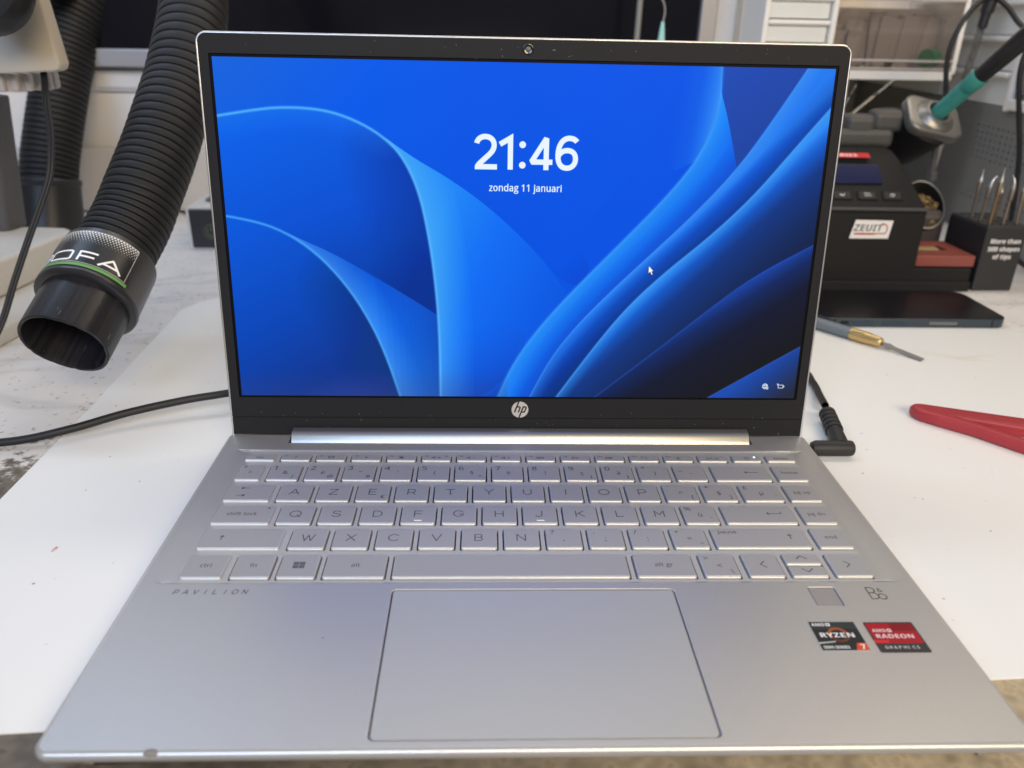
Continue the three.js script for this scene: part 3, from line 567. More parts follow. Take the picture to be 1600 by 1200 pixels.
// ───────────────────────── charger cable ─────────────────────────
{
  const t = thing('charger_cable', 'black charger cable plugged into the right side of the laptop', 'cable');
  const MT = TABLE + 1;
  part('cable', sweep([[197.5, -5.6, -52], [202, -7.6, -72], [207, -9.2, -96], [206, -9.6, -122], [170, -9.6, -150], [60, -9.6, -160], [-70, -9.4, -140], [-140, -4, -88], [-176, 0.0, -56], [-203, -0.6, -45], [-233, -2.6, -31], [-261, -5.5, -14.5], [-293, -9.3, -6.5], [-350, -10.2, -2], [-480, -10.2, 30]], 2.35, 2.5, 20), M.cable, t);
  const a = V(186.8, -6.6, -3), b = V(195.6, -5.6, -47), d = b.clone().sub(a);
  const prof = [[0, -4], [4.7, -4], [4.9, 0], [4.7, 10], [4.5, 16]];
  for (let i = 0; i < 5; i++) { const y = 15.5 + i * 5.1, r = 5.3 - i * 0.06; prof.push([r - 0.4, y], [r, y + 0.6], [r, y + 2.6], [r - 0.4, y + 3.1], [r - 2.0, y + 3.3], [r - 2.0, y + 4.9]); }
  prof.push([3.5, 41], [2.3, 41.4]);
  const g = creased(lathe(prof, 32), 0.7).applyQuaternion(new THREE.Quaternion().setFromUnitVectors(V(0, 1, 0), d.normalize())).translate(a.x, a.y, a.z);
  part('strain_relief', g, M.rubber, t);
  const plug = creased(lathe([[0, 0], [3.4, 0.1], [4.3, 0.8], [4.55, 2], [4.55, 22], [3.6, 24.4], [1.4, 24.8], [1.4, 31]], 36), 0.6).rotateZ(Math.PI / 2).translate(193.0, -7.0, 1.6);
  part('plug', plug, M.rubber, t);
}

// ───────────────────────── fume extraction hoses ─────────────────────────
const hoseMat = std([0.004, 0.004, 0.005], 0.6);
const ribbed = (R, pitch, groove, grow = 0) => (s) => { const k = grow ? Math.log(1 + grow * s / pitch) / grow : s / pitch, f = k % 1; return f < 0.78 ? R + 0.3 * Math.sin(f / 0.78 * Math.PI) : f < 0.83 ? R - groove * (f - 0.78) / 0.05 : f < 0.94 ? R - groove : R - groove * (1 - (f - 0.94) / 0.06); };
{
  const mouth = V(-265.2, 37.6, -38.1), up = V(-257.0 + 265.2, 74.7 - 37.6, -104.9 + 38.1).normalize();
  const t = thing('fume_extraction_hose', 'black ribbed fume extraction hose with open nozzle and green band, hanging left of the laptop', 'hose', [mouth.x, mouth.y, mouth.z]);
  const q = new THREE.Quaternion().setFromUnitVectors(V(0, 1, 0), up);
  const orient = (g) => g.applyQuaternion(q);
  // nozzle with wall thickness
  const noz = lathe([[22.0, 60], [22.4, 4], [23.2, 0.4], [24.2, 0], [25.1, 0.5], [25.2, 3], [25.5, 29], [25.5, 37]], 64);
  // an uneven, nicked mouth
  { const p = noz.attributes.position; for (let i = 0; i < p.count; i++) if (p.getY(i) < 5) { const a = Math.atan2(p.getZ(i), p.getX(i)); p.setY(i, p.getY(i) + 0.7 * Math.sin(3 * a + 1) + 0.9 * Math.max(0, perlin.noise(Math.cos(a) * 6, Math.sin(a) * 6, 2))); } noz.computeVertexNormals(); }
  const nozTex = canvasTexture(1024, 256, (c, w, h) => {
    c.fillStyle = '#1b1b1f'; c.fillRect(0, 0, w, h);
    for (let i = 0; i < 120; i++) { c.fillStyle = rnd() < 0.5 ? 'rgba(88,80,72,0.07)' : 'rgba(10,10,12,0.14)'; c.fillRect(rnd() * w, 0, 3 + rnd() * 26, h); }
    for (let i = 0; i < 90; i++) { c.fillStyle = `rgba(190,186,178,${0.15 + rnd() * 0.4})`; c.beginPath(); c.ellipse(rnd() * w, rnd() * h, 1 + rnd() * 2.6, 0.8 + rnd() * 1.6, rnd() * 3, 0, 7); c.fill(); }
  });
  const nozRough = canvasTexture(1024, 64, (c, w, h) => { c.fillStyle = '#7a7a7a'; c.fillRect(0, 0, w, h); for (let i = 0; i < 160; i++) { const v = 80 + rnd() * 120; c.fillStyle = `rgba(${v},${v},${v},0.4)`; c.fillRect(rnd() * w, 0, 4 + rnd() * 30, h); } }, false);
  part('nozzle', orient(creased(noz, 0.7)), std([1, 1, 1], 0.75, 0, { map: nozTex, roughnessMap: nozRough }), t);
  part('collar', orient(creased(lathe([[25.4, 30.6], [28.0, 30.8], [29.4, 31.6], [29.8, 33], [29.8, 35], [29.2, 36], [28.6, 67], [28.2, 69.5], [24.0, 71]], 64), 0.55)), std([0.018, 0.018, 0.021], 0.3), t);
  part('green_band', orient(new THREE.CylinderGeometry(29.42, 29.48, 2.2, 64, 1, true, Math.PI * 1.32, Math.PI * 1.02).translate(0, 37.8, 0)), std([0.13, 0.33, 0.085], 0.5, 0, { side: THREE.DoubleSide }), t);
  const lt = canvasTexture(1024, 432, (c, w, h) => {
    c.fillStyle = '#17171a'; c.fillRect(0, 0, w, h);
    c.fillStyle = '#d8d8d8';
    for (let i = 0; i < 34; i++) for (let j = 0; j < 7; j++) { const r = 11 * (1 - j / 7.6); c.beginPath(); c.arc(15 + i * 30 + (j % 2) * 15, 16 + j * 23, r, 0, 7); c.fill(); }
    c.strokeStyle = '#d0d0d0'; c.lineWidth = 5; c.strokeRect(4, 4, w - 8, h - 8);
    c.strokeStyle = '#f0f0f0'; c.lineJoin = 'round';
    ['B', 'O', 'F', 'A'].forEach((ch, i) => { c.save(); c.translate(0, 0); const p = new Path2D(ch === 'O' ? 'M2 0H8Q10 0 10 2V8Q10 10 8 10H2Q0 10 0 8V2Q0 0 2 0Z' : ch === 'B' ? 'M0 0V10H8Q10 10 10 7.4Q10 5 8 5H1M8 5Q10 5 10 2.6Q10 0 8 0H0' : GLYPH[ch]); c.restore(); c.save(); c.translate(36 + [0, 246, 496, 712][i], h - 146); const q = new Path2D(); q.addPath(p, new DOMMatrix([21, 0, 0, 11.5, 0, 0])); c.lineWidth = 22; c.stroke(q); c.restore(); });
    c.fillStyle = '#a02436'; c.fillRect(14, h - 190, 16, 70);
  });
  part('label', orient(new THREE.CylinderGeometry(28.78, 29.38, 26.6, 48, 1, true, Math.PI * 1.62, Math.PI * 0.70).translate(0, 52.6, 0)), std([1, 1, 1], 0.35, 0, { map: lt }), t);
  const pts = [[-257.9, 70.6, -95.1], [-251, 90, -121], [-247, 107, -139], [-243, 128, -163], [-240.5, 147, -184], [-239, 166, -207], [-238, 186, -228], [-238.5, 211, -255], [-243, 234, -281], [-255, 270, -320], [-280, 330, -380], [-300, 400, -450]];
  part('flexible_hose', sweep(pts, ribbed(24.2, 4.4, 1.5, 0.020), 0.36, 44).translate(-mouth.x, -mouth.y, -mouth.z), hoseMat, t);
}
{
  const t = thing('fume_extraction_hose', 'black ribbed hose standing in a cuff behind the microscope base', 'hose', [-518, TABLE, -520]);
  const o = (g) => g.translate(518, -TABLE, 520);
  part('flexible_hose', o(sweep([[-518, 30, -529], [-516.5, 62, -543], [-512, 96, -558], [-507, 129, -573], [-501, 162, -588], [-492, 196, -603], [-478, 229, -617], [-462, 262, -632], [-440, 310, -660]], ribbed(30, 6.4, 1.9), 0.55, 36)), hoseMat, t);
  part('cuff', o(creased(lathe([[29, 58], [32.6, 58], [33.8, 56], [33.6, 52], [32.4, 50], [33.2, 8], [35, 0], [24, 0]], 48), 0.5).rotateX(-0.2).rotateZ(-0.03).translate(-517, -12.5, -518)), M.blackPlastic, t);
  part('clip_ring', o(new THREE.TorusGeometry(22, 2.2, 12, 40, Math.PI * 1.15).rotateZ(Math.PI * 0.5).translate(-550, 20, -520)), std([0.62, 0.61, 0.58], 0.4), t);
  part('hose_bracket', o(rbox(64, 22, 46, 4, -500, 243, -560)), M.blackPlastic, t);
}

// ───────────────────────── microscope ─────────────────────────
{
  const t = thing('microscope', 'cream bench microscope with dark column and wide pale base at the left edge', 'microscope', [-440, TABLE, -240], -0.09);
  const L = ([x, y, z]) => { const dx = x + 440, dz = z + 240, c = Math.cos(-0.09), s = Math.sin(-0.09); return [dx * c - dz * s, y - TABLE, dx * s + dz * c]; };
  const base = (x0, z0, x1, z1, r, y0, y1, b) => { const sh = new THREE.Shape(rr(x0, z0, x1, z1, r, 8).map(([x, z]) => new THREE.Vector2(x, -z))); return creased(new THREE.ExtrudeGeometry(sh, { depth: y1 - y0 - 2 * b, bevelEnabled: true, bevelSize: b, bevelThickness: b, bevelOffset: -b, bevelSegments: 4 }).rotateX(-Math.PI / 2).translate(0, y0 + b, 0), 0.6); };
  part('base_plate', base(-190, -130, 68, 260, 14, 0, 13, 2.5), M.greyPlate, t);
  part('base_body', base(-180, -119, 24, 240, 16, 13, 43, 4), M.greyPlate, t);
  part('stage_disc', lathe([[0, 43.6], [33, 43.6], [34, 43.2]], 48).translate(-56, 0, -84), std([0.56, 0.55, 0.52], 0.5), t);
  // column
  const col = base(-62, -20, -4, 12, 6, 43, 160, 1.5); col.rotateZ(-0.1).translate(-27, 0, -104);
  part('column', col, M.darkGrey, t);
  // head block: a slanted cream housing
  const hs = new THREE.Shape(); [[-190, -6], [0, 5], [2.5, 6], [4, 9], [-3, 66], [-190, 66]].forEach(([x, y], i) => i ? hs.lineTo(x, y) : hs.moveTo(x, y));
  const hg = creased(new THREE.ExtrudeGeometry(hs, { depth: 9, bevelEnabled: true, bevelSize: 1.6, bevelThickness: 2, bevelSegments: 3 }), 0.6).translate(-5, 0, -11);
  const p = L([-322, 172.5, -213]);
  hg.translate(...p);
  part('head', hg, M.cream, t);
  const kn = []; for (let i = 0; i < 22; i++) { const a = i / 22 * Math.PI * 2; kn.push(rbox(5.2, 13, 5.2, 1.6, 31 * Math.cos(a), 0, 31 * Math.sin(a), 2)); }
  kn.push(cyl(30, 30, 12.6, 40));
  part('focus_knob', merge(kn).translate(...L([-384, 167, -258])), phys([0.60, 0.55, 0.53], 0.25, 0, { transmission: 0.35, thickness: 0.01 }), t);
  const e = L([-340, 226, -178]);
  part('eyepiece', creased(lathe([[0, 1], [16, 1], [19, 5], [24, 6], [25, 2], [26, -3], [26, -9], [24, -12]], 48), 0.6).rotateX(1.15).rotateZ(0.1).translate(...e), M.blackPlastic, t);
}
{
  const t = thing('lamp_cable', 'thin black twin cable hanging down in front of the microscope base', 'cable');
  const pts = [[-346.2, 179.6, -236.0], [-341.9, 174.1, -226.8], [-335.9, 166.0, -213.0], [-329.9, 154.3, -198.7], [-324.8, 140.7, -186.9], [-321.8, 126.8, -176.2], [-322.3, 111.2, -167.9], [-327.5, 95, -160.8], [-337.5, 68.6, -149.3], [-346.1, 44.3, -138.6], [-354.8, 18, -127], [-366, -6, -112]];
  part('wire', sweep(pts, 1.5, 2, 14), M.cable, t);
  part('wire', sweep(pts.map(([x, y, z]) => [x + 2.4, y, z + 0.5]), 1.3, 2, 14), M.cable, t);
}

// ───────────────────────── mini computer at the wall foot ─────────────────────────
{
  const t = thing('mini_computer', 'small black fronted computer with green power symbol, half hidden by the laptop screen', 'computer', [-278, TABLE, -490], 0.03);
  const shell = (w, h, d, r) => { const sh = new THREE.Shape(rr(-w / 2, -h, w / 2, 0, r, 6).map(([x, y]) => new THREE.Vector2(x, -y))); return creased(new THREE.ExtrudeGeometry(sh, { depth: d, bevelEnabled: true, bevelSize: 1, bevelThickness: 1, bevelOffset: -1, bevelSegments: 3 }).translate(0, 0, -d / 2), 0.6); };
  part('case', shell(118, 46, 88, 5), std([0.60, 0.59, 0.57], 0.5), t);
  part('front_panel', rbox(113, 41, 3, 1.4, 1, 23, 46), std([0.014, 0.014, 0.02], 0.3), t);
  part('top_lid', rbox(96, 4, 60, 1.5, 4, 48, -8), std([0.12, 0.12, 0.125], 0.6), t);
  const sym = std([0.11, 0.14, 0.05], 0.6);
  part('power_symbol', [new THREE.TorusGeometry(4.6, 0.55, 8, 28, Math.PI * 1.6).rotateZ(Math.PI * 0.7), rbox(1, 5, 0.9, 0.3, 0, 3.4, 0), new THREE.TorusGeometry(7.6, 0.35, 8, 32)].map((g) => g.translate(-34, 20, 47.6)), sym, t);
}
{
  const c = sweep([[-470, 60, -600], [-462, 40, -603], [-440, 12, -610], [-425, -5, -618], [-405, -9, -612], [-372, -9.5, -585], [-350, 6, -560], [-320, 20, -540]], 1.5, 3, 12);
  tag(part('thin_cable', c, M.cable, scene), 'thin black cable running down the wall behind the hose to the small computer', 'cable');
}

// ───────────────────────── the wall behind, with monitor ─────────────────────────
{
  const W = -655, turn = (o) => { o.rotation.y = TH; return o; };
  turn(structure('wall', box(1500, 1700, 40, -270, 560, W - 20), M.wallWhite));
  turn(structure('wall_ledge', [rbox(1480, 22, 14, 3, -262, 146, W + 6), rbox(1480, 3, 9, 1, -262, 133.6, W + 4)], M.wallTrim));
  turn(structure('cable_trunking', [rbox(1480, 76, 12, 2, -262, 28, W + 6)], std([0.60, 0.575, 0.56], 0.6)));
  turn(structure('wall_pilaster', rbox(150, 1500, 26, 2, 400, 600, W + 13), M.wallWarm));
  turn(structure('wall_recess', [box(500, 1700, 30, 640, 560, -1040), box(14, 1700, 400, 473, 560, -860)], std([0.24, 0.235, 0.225], 0.6)));
  // monitor
  const t = thing('monitor', 'large dark monitor with grey frame on the wall behind the laptop', 'monitor', bench(-122, 157.5, -630), TH);
  part('housing', rbox(828, 420, 16, 3, 0, 210, -9), M.darkGrey, t);
  part('screen', box(786, 372, 2, 0, 208, 0.2), phys([0.005, 0.005, 0.009], 0.14, 0, { specularIntensity: 0.6 }), t);
  part('frame', [rbox(828, 20, 10, 2, 0, 12, 2), rbox(828, 20, 10, 2, 0, 410, 2), rbox(20, 378, 10, 2, -404, 211, 2), rbox(20, 378, 10, 2, 404, 211, 2)], M.alu, t);
}
{
  const t = thing('glue_dispenser', 'teal cone tip on a curved grey wire hanging in front of the monitor', 'dispenser', bench(212, 196, -570));
  part('cone_tip', lathe([[0, 24], [1.6, 24], [2.6, 18], [5.6, -10], [5.4, -11], [0, -11]], 28), std([0.30, 0.62, 0.60], 0.4), t);
  part('curved_wire', sweep([[0, 22, 0], [1.5, 34, 0], [-1, 44, 0], [-8, 52, 0], [-14, 56, 0], [-14, 90, 0]], 0.9, 1.5, 10), M.alu, t);
  part('stand_rod', rod([-28, -40, -4], [-26, 120, -4], 3.4, 3.4), std([0.25, 0.25, 0.24], 0.5, 0.4), t);
}

// ───────────────────────── drawer cabinets ─────────────────────────
{
  const t = thing('drawer_cabinet', 'white drawer cabinet with a large clear drawer, hanging above the soldering station', 'cabinet', bench(327, 165, -560), TH);
  part('cabinet_frame', [rbox(240, 10, 120, 1.5, 118, 3, -60), rbox(6, 190, 120, 1.5, 82, 100, -60), rbox(6, 190, 120, 1.5, 238, 100, -60), rbox(6, 190, 120, 1.5, 2, 100, -60), rbox(240, 200, 4, 1, 118, 100, -122)], M.cabinet, t);
  for (let i = 0; i < 4; i++) { const y = 22 + i * 25; const d = part('small_drawer', rbox(72, 21, 90, 1.5, 42, y, -52), M.drawerMilky, t); part('drawer_lip', rbox(73, 5, 8, 1.6, 42, y + 10.5, -5), M.cabinet, d); }
  const clear = phys([0.94, 0.92, 0.90], 0.04, 0, { transmission: 0.98, thickness: 0, specularIntensity: 0.6 });
  part('clear_drawer', [box(150, 74, 2, 160, 46, -1.5), box(2, 74, 100, 86, 46, -52), box(2, 74, 100, 234, 46, -52), box(148, 2, 100, 160, 9, -52)], clear, t);
  part('drawer_rim', [rbox(150, 4, 5, 1, 160, 84, 0), rbox(150, 2.6, 4, 1, 160, 19, 0.6), rbox(150, 2, 4, 1, 160, 10.5, 0.6)], phys([0.72, 0.69, 0.68], 0.25, 0, { transmission: 0.5, thickness: 0 }), t);
  part('clear_drawer', [box(150, 74, 2, 160, 126, -1.5)], clear, t);
  part('drawer_rim', [rbox(150, 4, 5, 1, 160, 90, 0)], phys([0.72, 0.69, 0.68], 0.25, 0, { transmission: 0.5, thickness: 0 }), t);
  const brown = std([0.21, 0.178, 0.158], 0.8);
  const bags = []; for (let i = 0; i < 20; i++) bags.push(rbox(9 + rnd() * 20, 30 + rnd() * 34, 3 + rnd() * 3, 1.2).rotateZ((rnd() - 0.5) * 0.3).translate(94 + i * 6.9, 34 + rnd() * 8, -26 - rnd() * 36));
  const stuff = part('drawer_contents', [box(146, 64, 3, 160, 44, -70), ...bags], brown, t); stuff.userData.kind = 'stuff';
  part('green_cap', [new THREE.CylinderGeometry(10.5, 10.5, 16, 28).rotateZ(Math.PI / 2).rotateY(0.5).translate(213, 22, -13)], std([0.012, 0.12, 0.048], 0.4), t);
}
const RD = V(0.1032, 0, -0.9947);               // the right-hand panel runs away from the viewer in this direction
const RP = V(567.3, 0, -425.8);
const RTURN = Math.atan2(RD.x, -RD.z);          // local -z runs along RD, local +x faces right
const onR = (s, y, out = 0) => [RP.x + RD.x * s - 0.9947 * out, y, RP.z + RD.z * s - 0.1032 * out];
{
  // perforated grey panel below, drawers above
  const len = 860, s0 = -220;
  const holes = [];
  for (let r = 0; r < 8; r++) for (let i = 0; i < 18; i++) holes.push([-27 + i * 12, r < 6 ? 113 - r * 7.2 : 44 - r * 7.2 + 36]);
  const t = thing('perforated_panel', 'dark grey sheet metal panel with rows of round holes at the right', 'panel', onR(0, 0), -RTURN);
  // local: x to the right, -z along the wall
  const sh = new THREE.Shape([[s0, TABLE + 0.5], [s0 + len, TABLE + 0.5], [s0 + len, 136], [s0, 136]].map(([a, b]) => new THREE.Vector2(a, b)));
  sh.holes = holes.map(([a, b]) => { const q = new THREE.Path(); q.absarc(a, b, 1.75, 0, Math.PI * 2, true); return q; });
  const g = new THREE.ExtrudeGeometry(sh, { depth: 1.5, bevelEnabled: false, curveSegments: 6 }).rotateY(Math.PI / 2);   // (x, y, z) -> (z, y, -x)
  part('sheet', g, M.panelGrey, t);
  part('backing', box(2, 150, len, 14, 62, -s0 - len / 2), std([0.006, 0.006, 0.006], 0.9), t);
}
{
  const t = thing('drawer_cabinet', 'white drawer cabinet on the right above the perforated panel, seen at a steep angle', 'cabinet', onR(0, 136), -RTURN);
  const f = [box(120, 180, 5, 62, 90, 219), box(120, 4, 850, 62, -1.5, -205)];
  part('cabinet_frame', [...f.map((g) => g), rbox(6, 200, 10, 2, -3, 98, -116), rbox(6, 12, 150, 2, -3, 6, -40)], M.cabinet, t);
  for (let col = 0; col < 3; col++) for (let r = 0; r < 5; r++) {
    const z = -122 - 92 - col * 186, y = 12 + r * 38;
    const d = part('drawer', rbox(100, 36, 180, 2, 50, y + 8, z), M.drawerMilky, t);
    part('drawer_lip', rbox(12, 6, 178, 2.2, -3, y + 24, z), M.cabinet, d);
  }
  const d = part('drawer', rbox(100, 60, 210, 2, 52, 46, -10), std([0.20, 0.17, 0.165], 0.5), t);
  part('drawer_lip', rbox(10, 6, 208, 2, -2, 80, -10), M.cabinet, d);
}

// ───────────────────────── soldering station ─────────────────────────
{
  const G = [372, TABLE, -380];
  const t = thing('soldering_station', 'black soldering station with sloping display panel and white sticker behind the screen', 'soldering station', G);
  const o = (g) => g.translate(-G[0], -G[1], -G[2]);
  const ext = (pts, depth, b = 1.5) => creased(new THREE.ExtrudeGeometry(new THREE.Shape(pts.map(([x, y]) => new THREE.Vector2(x, y))), { depth, bevelEnabled: true, bevelSize: b, bevelThickness: b, bevelOffset: -b, bevelSegments: 3 }), 0.55);
  // base: two steps, right end at x = 446
  part('base', [o(rbox(170, 10.5, 140, 2.5, 361, TABLE + 5.25, -390)), o(rbox(168, 16, 138, 3, 361, 2.5, -391))], M.blackMatte, t);
  // body: side profile in (z, y), extruded along x
  const prof = [[-322, 8], [-326, 62], [-330, 66], [-372, 104], [-384, 110], [-452, 112], [-455, 8]];
  const body = ext(prof.map(([z, y]) => [-z, y]), 112, 2.5).rotateY(Math.PI / 2);            // (z', y) -> x runs along extrusion
  body.translate(276, 0, 0);
  // narrower towards the foot, as the photo's right-hand edge leans in
  { const p = body.attributes.position; for (let i = 0; i < p.count; i++) { const y = p.getY(i); if (p.getX(i) > 330) p.setX(i, p.getX(i) + (y - 66) * 0.03 - Math.max(0, y - 66) * 0.42); } body.computeVertexNormals(); }
  part('body', o(creased(body, 0.5)), M.blackMatte, t);
  const rim = ext([[0, 0], [114, 0], [114, 3], [0, 3]], 3, 0.8).translate(275, 63.2, -325.5);
  { const p = rim.attributes.position; for (let i = 0; i < p.count; i++) p.setZ(i, p.getZ(i) + 3.2 * (1 - ((p.getX(i) - 330) / 58) ** 2)); rim.computeVertexNormals(); }
  part('panel_rim', o(rim), std([0.045, 0.045, 0.048], 0.5), t);
  // sloping panel parts
  const slope = Math.atan2(104 - 66, -330 + 372), cx = 330, sm = (u) => [-330 - 42 * u, 66 + 38 * u];
  const onPanel = (w, h, d, x, u, r = 0.6) => { const [z, y] = sm(u); return o(new RoundedBoxGeometry(w, d, h, 2, Math.min(r, d / 2.1)).rotateX(slope).translate(x, y + 0.4, z + 0.4)); };
  part('display', onPanel(62, 22, 3, 322, 0.64), phys([0.010, 0.014, 0.055], 0.12, 0, { specularIntensity: 0.5 }), t);
  const btnTex = (txt) => canvasTexture(256, 128, (c) => { c.fillStyle = '#1b1b1c'; c.fillRect(0, 0, 256, 128); c.fillStyle = '#c8c8c8'; c.textAlign = 'center'; if (Array.isArray(txt)) { c.font = 'bold 34px sans-serif'; txt.forEach((s, i) => c.fillText(s, 128 + i * 14, 44 + i * 42)); } else { c.lineWidth = 12; c.strokeStyle = '#c8c8c8'; c.stroke(new Path2D(txt)); } });
  [[312, 'M100 45A30 22 0 1 0 160 60M150 90L100 45M160 60L172 40'], [336, ['MENU', 'SELECT']], [360, 'M100 62A30 22 0 1 1 160 55M110 95L165 60M100 62L86 78']].forEach(([x, s]) => {
    const g = onPanel(19, 10, 0.9, x, 0.21, 0.4); const b = part('button', g, M.blackMatte, t);
    const [z, y] = sm(0.21); const pl = new THREE.PlaneGeometry(15, 7.5).rotateX(-Math.PI / 2).rotateX(slope).translate(x, y + 0.88, z + 0.85);
    part('button_print', o(pl), std([1, 1, 1], 0.6, 0, { map: btnTex(s) }), b);
  });
  const redTex = canvasTexture(512, 96, (c) => { c.fillStyle = '#b8262c'; c.fillRect(0, 0, 512, 96); c.fillStyle = '#f2d6d6'; c.font = 'bold 70px sans-serif'; c.textAlign = 'center'; c.fillText('SERIES', 300, 72); });
  { const [z, y] = sm(0.99); part('red_label', o(new THREE.PlaneGeometry(60, 8).rotateX(-Math.PI / 2).rotateX(slope * 0.6).translate(316, y + 2.6, z + 1)), std([1, 1, 1], 0.4, 0, { map: redTex }), t); }
  const zt = canvasTexture(512, 224, (c) => {
    c.fillStyle = '#e6e2df'; c.fillRect(0, 0, 512, 224);
    c.save(); c.transform(1, 0, -0.2, 1, 30, 0); c.font = 'bold 112px sans-serif'; c.fillStyle = '#54585c'; c.scale(1.12, 1); c.fillText('ZEUIT', 30, 134); c.restore();
    c.strokeStyle = '#a8322e'; c.lineWidth = 14; c.beginPath(); c.moveTo(50, 162); c.lineTo(430, 162); c.bezierCurveTo(470, 120, 460, 40, 370, 44); c.stroke();
    c.fillStyle = '#a8322e'; c.fillRect(60, 170, 250, 8);
  });
  const zs = new THREE.Shape([[0, 0], [37, 0.2], [39.5, 16.8], [4, 17.2]].map(([x, y]) => new THREE.Vector2(x, y)));
  const zg = uvXY(new THREE.ExtrudeGeometry(zs, { depth: 0.4, bevelEnabled: false }), 0, 0, 39.5, 17.2).rotateX(-0.07).translate(319, 37.5, -322.6);
  part('sticker', o(zg), std([1, 1, 1], 0.35, 0, { map: zt }), t).userData.label = 'white sticker with grey and red lettering';
  // rear top: grip bar and side lobe
  part('top_block', [o(rbox(64, 18, 40, 6, 350, 118, -420)), o(rbox(30, 20, 26, 7, 348, 130, -415)), o(rbox(34, 22, 24, 8, 376, 134, -415))], std([0.055, 0.054, 0.053], 0.5), t);
  // iron holder: dark cone under a bright plate
  const hold = new THREE.Group; void hold;
  const ax = V(0.20, 0.72, 0.66).normalize(), qh = new THREE.Quaternion().setFromUnitVectors(V(0, 1, 0), ax), hp = [417, 139, -402];
  const hl = (g) => o(g.applyQuaternion(qh).translate(...hp));
  const rp = (w, d, r, y0, y1, b) => { const sh = new THREE.Shape(rr(-w / 2, -d / 2, w / 2, d / 2, r, 6).map(([x, z]) => new THREE.Vector2(x, -z))); return creased(new THREE.ExtrudeGeometry(sh, { depth: y1 - y0, bevelEnabled: true, bevelSize: b, bevelThickness: b, bevelOffset: -b, bevelSegments: 3 }).rotateX(-Math.PI / 2).translate(0, y0, 0), 0.6); };
  part('holder_plate', hl(rp(58, 44, 11, -6, 0, 2.2)), M.satin, t);
  part('holder_ring', hl(creased(lathe([[9.5, -2], [9.6, 7], [11, 8.6], [13.5, 8.4], [15, 5.5], [18, 4.2], [20, 2.4], [20.4, 0]], 40), 0.7)), M.satin, t);
  part('holder_cone', [hl(creased(lathe([[0, -62], [12, -60], [16, -54], [24, -18], [25.5, -9], [22, -6]], 36).scale(1.1, 1, 0.95), 0.5)), o(rbox(30, 26, 30, 9, 388, 132, -428))], M.blackMatte, t);
  part('holder_rod', [o(rod([447, 20, -430], [441, 120, -430], 3.2)), o(cyl(5, 5, 9, 24, 444.6, 78, -430))], M.darkGrey, t);
  // brass wool cup
  const cupAx = V(-0.18, 0.62, 0.76).normalize(), qc = new THREE.Quaternion().setFromUnitVectors(V(0, 1, 0), cupAx);
  const cl = (g) => o(g.applyQuaternion(qc).translate(425, 55, -398));
  part('cup_rim', cl(new THREE.TorusGeometry(22, 1.2, 14, 48).rotateX(Math.PI / 2).scale(0.86, 1, 1.2)), M.steelDark, t);
  part('wool_cup', cl(creased(lathe([[21, 0], [20, -24], [0, -26], [0, -27], [21.5, -25], [22, 0]], 40).scale(0.86, 1, 1.17), 0.6)), std([0.030, 0.028, 0.026], 0.4), t);
  part('cup_stand', [o(rbox(46, 54, 44, 9, 424, 24, -408))], std([0.05, 0.042, 0.04], 0.45), t);
  const wool = []; for (let i = 0; i < 110; i++) { const a = rnd() * 6.28, r = Math.sqrt(rnd()), q = new THREE.TorusGeometry(2 + rnd() * 1.6, 0.34, 5, 12, 3.6 + rnd() * 2).rotateX(rnd() * 3).rotateY(rnd() * 6).translate(14 * r * Math.cos(a), -9 + rnd() * 8, 17 * r * Math.sin(a) + 6); wool.push(q); }
  const wm = part('brass_wool', cl(merge(wool)), M.brass, t); wm.userData.kind = 'stuff';
  // sponge tray
  const red = std([0.23, 0.055, 0.042], 0.55);
  const trayLoop = rr(388, -384, 446.5, -323, 3, 4), hole = rr(394, -366, 430, -345, 3, 4);
  part('sponge_tray', o(merge([cap(inset(trayLoop, 1.2), 21.5, [hole]), band(inset(trayLoop, 1.2), [[0, 21.5], [0.8, 21.2], [1.2, 20.3], [1.2, 12], [0.4, 11.2]]), band(hole, [[0, 21.5], [0, 14]], -1), cap(rr(394, -366, 430, -345, 3, 4), 14)])), red, t);
  part('sponge', o(rbox(28, 5, 12, 1.6, 409, 19.5, -352)), std([0.50, 0.40, 0.17], 0.95, 0, { bumpMap: grain(8), bumpScale: 0.0008 }), t);
}
// soldering iron in its holder
{
  const a = V(418.5, 142, -401), b = V(441.5, 214, -327), d = b.clone().sub(a).normalize();
  const t = thing('soldering_iron', 'soldering iron with teal grip and black handle resting in its holder', 'soldering iron', [a.x, a.y, a.z]);
  const q = new THREE.Quaternion().setFromUnitVectors(V(0, 1, 0), d);
  const g = (x) => x.applyQuaternion(q);
  const rings = [[0, -6], [6.6, -6], [7.2, -3], [7.4, 0]];
  for (let i = 0; i < 11; i++) { const y = 3 + i * 3.1, r = 7.5 + i * 0.03; rings.push([r, y], [r, y + 1.9], [r - 0.45, y + 2.2], [r - 0.45, y + 2.8]); }
  rings.push([8.0, 38], [8.3, 54], [7.6, 55], [6.6, 54], [6.6, 48]);
  part('grip', g(creased(lathe(rings, 40), 0.7)), M.teal, t);
  part('handle', g(creased(lathe([[0, 46], [6.6, 46], [7.2, 54], [7.9, 72], [8.4, 90], [8.4, 150], [6, 160], [0, 161]], 40), 0.6)), M.blackPlastic, t);
  const inv = (p) => p.map(([x, y, z]) => [x - a.x, y - a.y, z - a.z]);
  part('cord', sweep(inv([[462, 305, -245], [505, 330, -270], [525, 290, -330], [522, 250, -380], [505, 222, -410], [494, 206, -404], [490, 180, -400], [500, 143, -400], [511, 106, -400], [518, 68, -400], [522, 36, -400], [528, 14, -398], [541, -4, -392], [566, -11, -384], [600, -11, -380]]), 2.5, 3, 16), M.cable, t);
}
